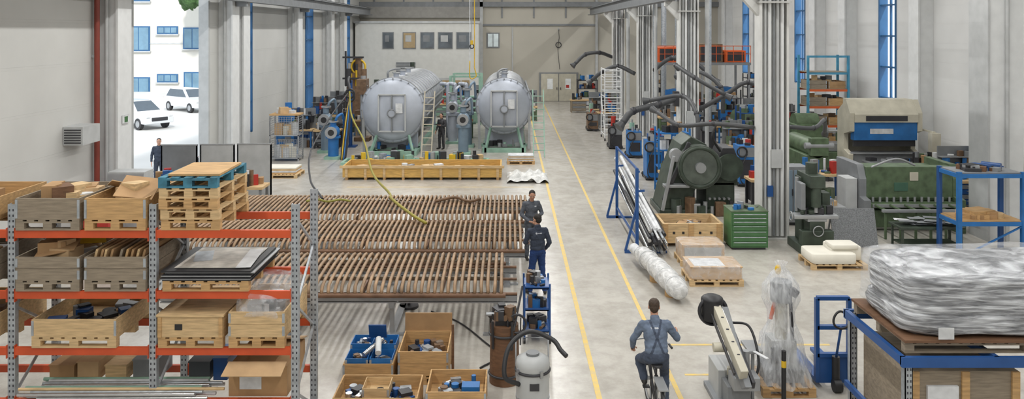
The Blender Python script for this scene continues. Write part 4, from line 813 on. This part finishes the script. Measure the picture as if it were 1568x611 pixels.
# ------------------------------------------------------------------ bottom centre
parts=[steel,dark,chrome,galv,dark,rust]
b=B('parts_crate');b.pallet(-2.72,-1.9,12.8,13.7,0,wood);b.collar(-2.72,-1.9,12.8,13.7,.146,.2,wood)
for i in range(2):
    for j in range(2):
        x0=-2.69+i*.4;ya=12.84+j*.43;z=.22+.07*j;b.collar(x0,x0+.37,ya,ya+.4,z,.2,blueb,.012);b.junk(x0,x0+.37,ya,ya+.4,z+.08,9,parts+[bluep],.16,.12,.7)
b.box((-2.25,13.4,.65),(.3,.02,.25),bluep,(.3,0,0));b.cyl((-2.4,12.9,.45),(-2.15,13.3,.55),.04,chrome);b.cyl((-2.15,12.85,.5),(-2.2,13.2,.6),.05,paper);b.done()
b=B('parts_crate');b.pallet(-1.82,-1.0,12.8,13.7,0,wood);b.collar(-1.82,-1.0,12.8,13.7,.146,.4,wood);b.junk(-1.78,-1.04,12.9,13.6,.35,34,parts+[bluep],.2,.14,.7);b.bx(-1.82,-1.0,13.7,13.73,.1,.85,card)
b.cyl((-.93,12.9,0),(-.93,12.9,.95),.022,wooddk);b.done()
b=B('parts_crate');b.pallet(-2.6,-1.35,11.5,12.3,0,wood);b.collar(-2.6,-1.35,11.5,12.3,.146,.25,wood);b.junk(-2.55,-1.4,11.55,12.25,.2,40,parts+[bluep,black],.2,.16,.6);b.collar(-2.2,-1.8,11.7,12.1,.3,.15,woodl,.01);b.done()
b=B('parts_crate');b.pallet(-1.25,-.35,11.7,12.5,0,wood);b.collar(-1.25,-.35,11.7,12.5,.146,.25,wood);b.junk(-1.2,-.4,11.75,12.45,.22,34,parts+[blueb,bluep,paper],.18,.16,.6);b.bx(-.72,-.45,11.8,12.0,.3,.42,blueb);b.done()
b=B('wooden_anvil_stump');x,y=-.08,12.95
b.cyl((x,y,0),(x,y,.95),.25,wooddk,r1=.23,seg=28);b.ring((x,y,.8),.245,.02,dark,'z');b.ring((x,y,.15),.255,.02,dark,'z')
b.bx(x-.15,x+.15,y-.1,y+.1,.95,1.05,dark);b.box((x-.08,y,1.13),(.14,.35,.14),dark);b.box((x+.1,y,1.13),(.12,.3,.16),dark);b.cyl((x-.3,y-.05,1.12),(x+.2,y-.05,1.12),.03,steel);b.cyl((x+.15,y-.2,.9),(x+.3,y+.2,1.5),.018,dark)
for k in range(5):a=k*1.3;b.bar((x+math.cos(a)*.26,y+math.sin(a)*.26,.6),(x+math.cos(a)*.27,y+math.sin(a)*.27,1.05),.04,.02,dark)
b.junk(x-.3,x+.3,y-.3,y+.3,1.05,12,[dark,rust,black],.25,.22,.6)
b.ring((x+.2,y-.15,1.0),.15,.02,dark,'y');b.done()
b=B('tool_cart');x0,x1,ya,yb=.28,.75,14.5,15.15
for x in(x0,x1):
    for y in(ya,yb):b.cyl((x,y,.1),(x,y,1.1),.018,bluep,seg=8);b.cyl((x-.02,y,.05),(x+.02,y,.05),.05,black)
for z in(.2,.6,1.0):b.bx(x0,x1,ya,yb,z,z+.02,bluep);b.bx(x0,x1,ya,ya+.01,z,z+.05,bluep);b.junk(x0,x1,ya,yb,z+.02,18,[steel,dark,blueb,dark,black,rust],.18,.2,.6)
b.done()
b=B('industrial_vacuum_cleaner');x,y=.35,11.75
b.cyl((x,y,.14),(x,y,.72),.25,lgrey,seg=32);b.ring((x,y,.72),.255,.02,dark,'z');b.lathe((x,y,0),(0,0,1),[(.25,.74),(.26,.8),(.24,.88),(.15,.93),(.001,.94)],lgrey,32);b.cyl((x,y,.93),(x,y,.97),.1,mgrey);b.cyl((x,y,.3),(x,y,.34),.256,galv,seg=32);b.box((x+.02,y-.25,.55),(.14,.02,.1),dark)
for a in(.5,2.1,3.7,5.2):
    b.cyl((x+.22*math.cos(a),y+.22*math.sin(a),.0),(x+.22*math.cos(a),y+.22*math.sin(a),.14),.03,dark);b.box((x+.26*math.cos(a),y+.26*math.sin(a),.73),(.03,.05,.1),steel,(0,0,a))
b.tube(cr([(x-.2,y-.15,.55),(x-.42,y-.2,.7),(x-.35,y+.0,1.05),(x-.05,y+.2,1.2),(x+.3,y+.15,1.1),(x+.42,y,1.0),(x+.5,y-.1,.95)]),.035,black,12)
b.tube([(x-.25,y+.2,.5),(x-.25,y+.35,1.05),(x+.25,y+.35,1.05),(x+.25,y+.2,.5)],.015,steel);b.done()
# ------------------------------------------------------------------ people
skin=M('skin',(.50,.27,.18),.55,0,.08,20);hairb=M('hair_brown',(.05,.03,.018),.7,0,.3,40);hairk=M('hair_dark',(.02,.016,.013),.7,0,.3,40)
eyew=M('eye_white',(.7,.7,.68),.3);iris=M('iris',(.03,.02,.015),.3);lips=M('lips',(.35,.14,.12),.5)
cgrey=M('coverall_grey',(.085,.095,.115),.85,0,.2,10);cnavy=M('jacket_navy',(.035,.045,.07),.85,0,.2,10);cblue=M('trousers_blue',(.01,.035,.13),.85,0,.2,10);shoe=M('work_shoes',(.02,.018,.016),.6);logo=M('logo_print',(.5,.52,.55),.7)
cg2=M('work_jacket_bluegrey',(.12,.155,.22),.85,0,.2,10);cg3=M('dungarees_dark',(.05,.065,.10),.85,0,.2,10)
def hand(caps,W,d,n,t,curl,sc=1):
    W=V(W);d=V(d).normalized();n=V(n).normalized();t=V(t).normalized()
    for off,ln,kl in((.028,.95,.088),(.009,1.06,.092),(-.010,1.0,.088),(-.028,.8,.080)):
        k=W+d*kl*sc+t*off*sc;caps.append(('cap',W+d*.012+t*off*.6*sc,k,.0145*sc,.0115*sc,'skin'));a=curl*.6;p=k
        for j,l in enumerate((.042,.027,.021)):
            q=p+(d*math.cos(a)+n*math.sin(a))*l*ln*sc;caps.append(('cap',p,q,(.0092-.0008*j)*sc,(.0086-.0008*j)*sc,'skin'));p=q;a+=curl
    b0=W+d*.025*sc+t*.022*sc;b1=b0+(d*.6+t*.75+n*.35).normalized()*.042*sc;b2=b1+(d*.85+t*.25+n*.5).normalized()*.03*sc
    caps.append(('cap',b0,b1,.0135*sc,.0105*sc,'skin'));caps.append(('cap',b1,b2,.0105*sc,.009*sc,'skin'))
def person(name,loc,rot,J,mats,vox=.008,hands=None,head=(0,0),paint=[],scale=1):
    P=[]
    pel,ch,nk=V(J['pelvis']),V(J['chest']),V(J['neck'])
    up=(nk-pel).normalized()
    Rt=Matrix((V((1,0,0)),up.cross(V((1,0,0))),up)).transposed()
    P.append(('ell',pel+up*.0,(.165,.125,.13),Rt,'bot'))
    P.append(('ell',pel+up*.07,(.172,.132,.09),Rt,'top'))
    P.append(('ell',pel.lerp(ch,.5),(.170,.128,.20),Rt,'top'))
    P.append(('ell',ch,(.180,.128,.19),Rt,'top'));P.append(('ell',ch+up*.09,(.185,.10,.10),Rt,'top'))
    hd=V(J['head']);Rh=Euler((head[0],0,head[1])).to_matrix()
    P.append(('cap',nk-up*.02,hd-V((0,0,.05)),.06,.056,'skin'));P.append(('cap',nk-up*.035-Rt@V((0,.005,0)),nk+up*.015,.082,.07,'top'))
    H=lambda x,y,z:hd+Rh@V((x,y,z))
    P.append(('ell',H(0,-.01,.03),(.077,.096,.092),Rh,'skin'));P.append(('ell',H(0,.012,-.045),(.058,.072,.068),Rh,'skin'));P.append(('ell',H(0,.055,-.082),(.03,.03,.025),Rh,'skin'))
    P.append(('ell',H(0,.090,-.018),(.014,.022,.024),Rh,'skin'));P.append(('cap',H(0,.083,.018),H(0,.094,-.014),.009,.011,'skin'))
    P.append(('cap',H(-.045,.072,.026),H(.045,.072,.026),.014,.014,'skin'))
    P.append(('ell',H(0,.078,-.052),(.026,.012,.010),Rh,'lips'))
    for sx in(-1,1):P.append(('ell',H(sx*.078,-.008,-.005),(.012,.020,.032),Rh,'skin'));P.append(('ell',H(sx*.045,.055,-.03),(.025,.025,.025),Rh,'skin'))
    P.append(('ell',H(0,-.022,.046),(.083,.095,.085),Rh,'hair'));P.append(('ell',H(0,-.050,-.005),(.072,.062,.075),Rh,'hair'))
    for s in('L','R'):
        sh,el,wr=[V(J[k+s]) for k in('sh','el','wr')];hp,kn,an,to=[V(J[k+s]) for k in('hip','kn','an','toe')]
        P.append(('cap',nk-up*.05,sh,.062,.056,'top'));P.append(('cap',ch.lerp(sh,.5),sh-up*.02,.085,.062,'top'))
        P.append(('cap',sh,sh.lerp(el,.5),.062,.058,'top'));P.append(('cap',sh.lerp(el,.45),el,.058,.052,'top'));P.append(('cap',el,wr.lerp(el,.1),.052,.042,'top'));P.append(('cap',el.lerp(wr,.9),wr,.026,.025,'skin'))
        P.append(('cap',hp,hp.lerp(kn,.4),.098,.088,'bot'));P.append(('cap',hp.lerp(kn,.35),kn,.088,.070,'bot'));P.append(('cap',kn,kn.lerp(an,.4),.070,.068,'bot'));P.append(('cap',kn.lerp(an,.4),an+(kn-an).normalized()*.02,.067,.060,'bot'))
        d=(to-an);P.append(('cap',an+V((0,0,-.03)),an+V((0,0,.02)),.045,.045,'shoe'));hl=V((an.x,an.y,min(an.z-.045,an.z)))-d.normalized()*.03
        P.append(('cap',hl,to-d.normalized()*.0,.042,.036,'shoe'))
        if hands:
            h=hands[s];hand(P,wr,h[0],h[1],h[2],h[3])
        else:
            hand(P,wr,(wr-el).normalized(),(1 if s=='L' else -1,0,0),(0,1,.1),.3,1.2)
    tb=B('tmp')
    for q in P:
        if q[0]=='cap':
            _,a,c,r0,r1,l=q;a=V(a);c=V(c);tb.cyl(a,c,r0,skin,r1=r1,seg=14);tb.ell(a,r0,skin,seg=14,rings=8);tb.ell(c,r1,skin,seg=14,rings=8)
        else:_,c,r,R,l=q;tb.ell(c,r,skin,rot=R,seg=24,rings=16)
    me=bpy.data.meshes.new('t');me.from_pydata(tb.v,[],tb.f)
    bm=bmesh.new();bm.from_mesh(me);bmesh.ops.remove_doubles(bm,verts=bm.verts,dist=1e-5);bmesh.ops.recalc_face_normals(bm,faces=bm.faces);bm.to_mesh(me);bm.free()
    o=bpy.data.objects.new('t',me);SC.collection.objects.link(o)
    r=o.modifiers.new('r','REMESH');r.mode='VOXEL';r.voxel_size=vox;r.use_smooth_shade=True
    s_=o.modifiers.new('s','SMOOTH');s_.factor=.5;s_.iterations=3 if vox<.012 else 1
    dg=bpy.context.evaluated_depsgraph_get();dg.update();me2=bpy.data.meshes.new_from_object(o.evaluated_get(dg));bpy.data.objects.remove(o)
    nv=len(me2.vertices);co=np.empty(nv*3);me2.vertices.foreach_get('co',co);co=co.reshape(-1,3)
    nf=len(me2.polygons);fc=np.empty(nf*3);me2.polygons.foreach_get('center',fc);fc=fc.reshape(-1,3)
    def dist(pts):
        best=np.full(len(pts),9.);lab=np.zeros(len(pts),int)
        for i,q in enumerate(P):
            if q[0]=='cap':
                a=np.array(q[1]);c=np.array(q[2]);ab=c-a;t=np.clip(((pts-a)@ab)/max(1e-9,ab@ab),0,1);dd=np.linalg.norm(pts-(a+t[:,None]*ab),axis=1)-(q[3]+t*(q[4]-q[3]))
            else:
                Ri=np.array(q[3].transposed());l=(pts-np.array(q[1]))@Ri.T;rr=np.array(q[2]);dd=(np.linalg.norm(l/rr,axis=1)-1)*rr.min()
            k=dd<best;best[k]=dd[k];lab[k]=i
        return lab
    lf_=dist(fc);labs=[q[-1] for q in P];keys=sorted(set(labs)|{p[3] for p in paint});me2.materials.clear()
    for k in keys:me2.materials.append(mats[k])
    idx=np.array([keys.index(l) for l in labs])[lf_]
    Hi=np.array(Rh.transposed());hl=(fc-np.array(hd))@Hi.T
    isH=idx==keys.index('hair');isf=isH&(hl[:,1]>.035)&(hl[:,2]<.075);idx[isf]=keys.index('skin')
    # printed / sewn-on garment parts: matched in the x-z plane on the front (y>0) or back (y<0) of the torso
    for (a,c,rr,mk) in paint:
        side=1 if a[1]>ch.y else -1
        a2=np.array((a[0],a[2]));c2=np.array((c[0],c[2]));ab=c2-a2;pt=fc[:,[0,2]];t=np.clip(((pt-a2)@ab)/max(1e-9,ab@ab),0,1);k=np.linalg.norm(pt-(a2+t[:,None]*ab),axis=1)<rr
        axy=pel.y+(fc[:,2]-pel.z)*(nk.y-pel.y)/(nk.z-pel.z)
        k&=((fc[:,1]-axy)*side>.02)&(idx==keys.index('top'));idx[k]=keys.index(mk)
    me2.polygons.foreach_set('material_index',idx.astype(np.int32));me2.polygons.foreach_set('use_smooth',[True]*nf)
    vl=dist(co);no=np.empty(nv*3);me2.vertices.foreach_get('normal',no);no=no.reshape(-1,3)
    for i in range(nv):
        l=labs[vl[i]]
        if l in('top','bot','strap'):
            p=V(co[i]);w=.010*noise.noise(V((p.x*9,p.y*9,p.z*17)))+.006*noise.noise(p*28)
            co[i]+=no[i]*w
        elif l=='hair':co[i]+=no[i]*.004*noise.noise(V(co[i])*60)
    me2.vertices.foreach_set('co',co.reshape(-1));me2.update()
    e=B('e')
    for sx in(-1,1):
        e.ell(H(sx*.031,.076,.006),(.0135,.0125,.0095),eyew,rot=Rh,seg=12,rings=8);e.ell(H(sx*.031,.0865,.006),(.006,.004,.006),iris,rot=Rh,seg=10,rings=6)
        e.ell(H(sx*.032,.087,.030),(.018,.005,.004),mats['hair'],rot=Rh,seg=10,rings=6)
    me3=bpy.data.meshes.new(name)
    for mm in [mats[k] for k in keys]+e.mats:me3.materials.append(mm)
    bm=bmesh.new();bm.from_mesh(me2)
    base=len(keys)
    vmap=[bm.verts.new(v) for v in e.v]
    for f,mi_ in zip(e.f,e.m):
        try:nfc=bm.faces.new([vmap[i] for i in f])
        except Exception:continue
        nfc.material_index=base+mi_;nfc.smooth=True
    bm.to_mesh(me3);bm.free()
    o=bpy.data.objects.new(name,me3);SC.collection.objects.link(o);o.location=loc;o.rotation_euler=(0,0,rot);o.scale=(scale,)*3
    return o
def stand(**k):
    J=dict(pelvis=(0,0,.96),chest=(0,.01,1.28),neck=(0,-.005,1.47),head=(0,.03,1.635),shL=(-.175,-.01,1.40),shR=(.175,-.01,1.40),elL=(-.25,-.03,1.12),elR=(.25,-.03,1.12),wrL=(-.25,.10,.90),wrR=(.25,.10,.90),
    hipL=(-.085,0,.92),hipR=(.085,0,.92),knL=(-.11,.03,.50),knR=(.11,.03,.50),anL=(-.12,0,.09),anR=(.12,0,.09),toeL=(-.15,.17,.04),toeR=(.15,.17,.04));J.update(k);return J
def mt(top,bot,hair,**k):
    d=dict(skin=skin,top=top,bot=bot,hair=hair,shoe=shoe,lips=lips,logo=logo,strap=cg3,rag=paper);d.update(k);return d
J=stand(head=(.0,.06,1.62),elL=(-.27,.03,1.15),wrL=(-.10,.25,1.10),elR=(.27,.02,1.14),wrR=(.14,.28,1.02),knR=(.12,.06,.5),anR=(.14,.02,.09))
person('worker_in_grey_coverall',(.56,19.88,0),math.radians(196),J,mt(cgrey,cgrey,hairk),.009,{'L':((.9,.45,-.1),(0,-.3,-1),(.2,1,0),.5),'R':((-.6,.8,-.1),(-.4,-.2,-1),(-.5,.6,.3),.5)},head=(-.35,-.25),paint=[((-.09,.13,1.35),(-.06,.14,1.35),.015,'logo')])
J=stand(elL=(-.27,.03,1.15),wrL=(-.18,.25,1.08),elR=(.26,-.04,1.13),wrR=(.22,.13,.96),knL=(-.13,.04,.5),anL=(-.17,.0,.09),toeL=(-.22,.16,.04),anR=(.16,-.03,.09),toeR=(.2,.13,.04))
person('worker_in_navy_jacket',(.62,17.2,0),math.radians(12),J,mt(cnavy,cblue,hairk),.008,{'L':((.3,.9,-.2),(.6,-.2,-.6),(.4,.3,.9),.5),'R':((-.2,.6,-.8),(-1,0,.1),(0,.8,.6),.5)},head=(-.12,.45),paint=[((-.05,-.13,1.36),(-.045,-.13,1.36),.018,'logo'),((-.01,-.13,1.36),(.07,-.13,1.36),.008,'logo')])
bx_,by_=2.17,11.75
bicycle('bicycle',(bx_,by_,0),0)
J=dict(pelvis=(0,-.2,1.0),chest=(0,-.11,1.28),neck=(0,-.06,1.48),head=(0.0,.0,1.65),shL=(-.18,-.08,1.42),shR=(.18,-.08,1.42),elL=(-.31,.0,1.17),wrL=(-.30,.13,1.0),elR=(.34,-.03,1.19),wrR=(.38,.20,1.17),
 hipL=(-.09,-.18,.97),hipR=(.09,-.18,.97),knL=(-.19,.17,.80),knR=(.18,.12,.62),anL=(-.15,.0,.575),anR=(.14,-.12,.255),toeL=(-.16,.12,.54),toeR=(.16,.04,.20))
person('cyclist_in_work_clothes',(bx_,by_,0),0,J,mt(cg2,cg3,hairb),.0075,{'L':((.1,.7,-.3),(.2,-.3,-1),(1,.0,.1),.8),'R':((.25,.9,.2),(-.8,.1,-.5),(-.2,.1,1),.5)},head=(-.2,-.15),
 paint=[((-.12,-.30,1.0),(.0,-.26,1.27),.017,'strap'),((.12,-.30,1.0),(.0,-.26,1.27),.017,'strap'),((.0,-.24,1.27),(-.09,-.17,1.50),.017,'strap'),((.0,-.24,1.27),(.09,-.17,1.50),.017,'strap'),((-.06,-.24,1.40),(-.055,-.24,1.40),.018,'logo'),((-.02,-.24,1.40),(.06,-.24,1.40),.009,'logo')])
person('worker_at_vessel',(-3.3,38.2,0),2.6,stand(elL=(-.25,.05,1.15),wrL=(-.15,.3,1.2)),mt(dark,dark,hairk),.014)
person('worker_at_bench',(-10.2,43.3,0),-.6,stand(elR=(.26,.05,1.15),wrR=(.15,.3,1.1)),mt(cnavy,cnavy,hairk),.014)
person('man_outside_door',(-13.1,29.3,0),math.radians(200),stand(),mt(cnavy,cnavy,hairk),.013)
# ------------------------------------------------------------------ lights
def area(name,loc,sx,sy,e,col=(1,1,1),rot=(0,0,0)):
    l=bpy.data.lights.new(name,'AREA');l.shape='RECTANGLE';l.size=sx;l.size_y=sy;l.energy=e;l.color=col
    o=bpy.data.objects.new(name,l);SC.collection.objects.link(o);o.location=loc;o.rotation_euler=rot;return o
for x,e in((-7,3000),(1.5,3200),(10.5,3000)):
    area('overhead_fill_strip',(x,27,ZC-.15),.25,66,e,(1,.99,.965))  # unseen strips added overhead as fill, kept narrow for striped shadows
w=bpy.data.worlds.new('sky');SC.world=w;w.use_nodes=True;bg=w.node_tree.nodes['Background'];bg.inputs[0].default_value=(.84,.92,1,1);bg.inputs[1].default_value=2.0
s=bpy.data.lights.new('sun','SUN');s.energy=2.8;s.angle=.05;s.color=(1,.96,.9);so_=bpy.data.objects.new('sun',s);SC.collection.objects.link(so_);so_.location=(-30,0,30);so_.rotation_euler=V((-.25,.75,-.6)).to_track_quat('-Z','Y').to_euler()
# ------------------------------------------------------------------ camera
c=bpy.data.cameras.new('camera');c.lens=27.55;c.sensor_width=36;c.shift_x=.0026;c.shift_y=-.1655;c.clip_end=300
co_=bpy.data.objects.new('camera',c);SC.collection.objects.link(co_);co_.location=(0,0,5.8);co_.rotation_euler=(math.pi/2,0,0);SC.camera=co_
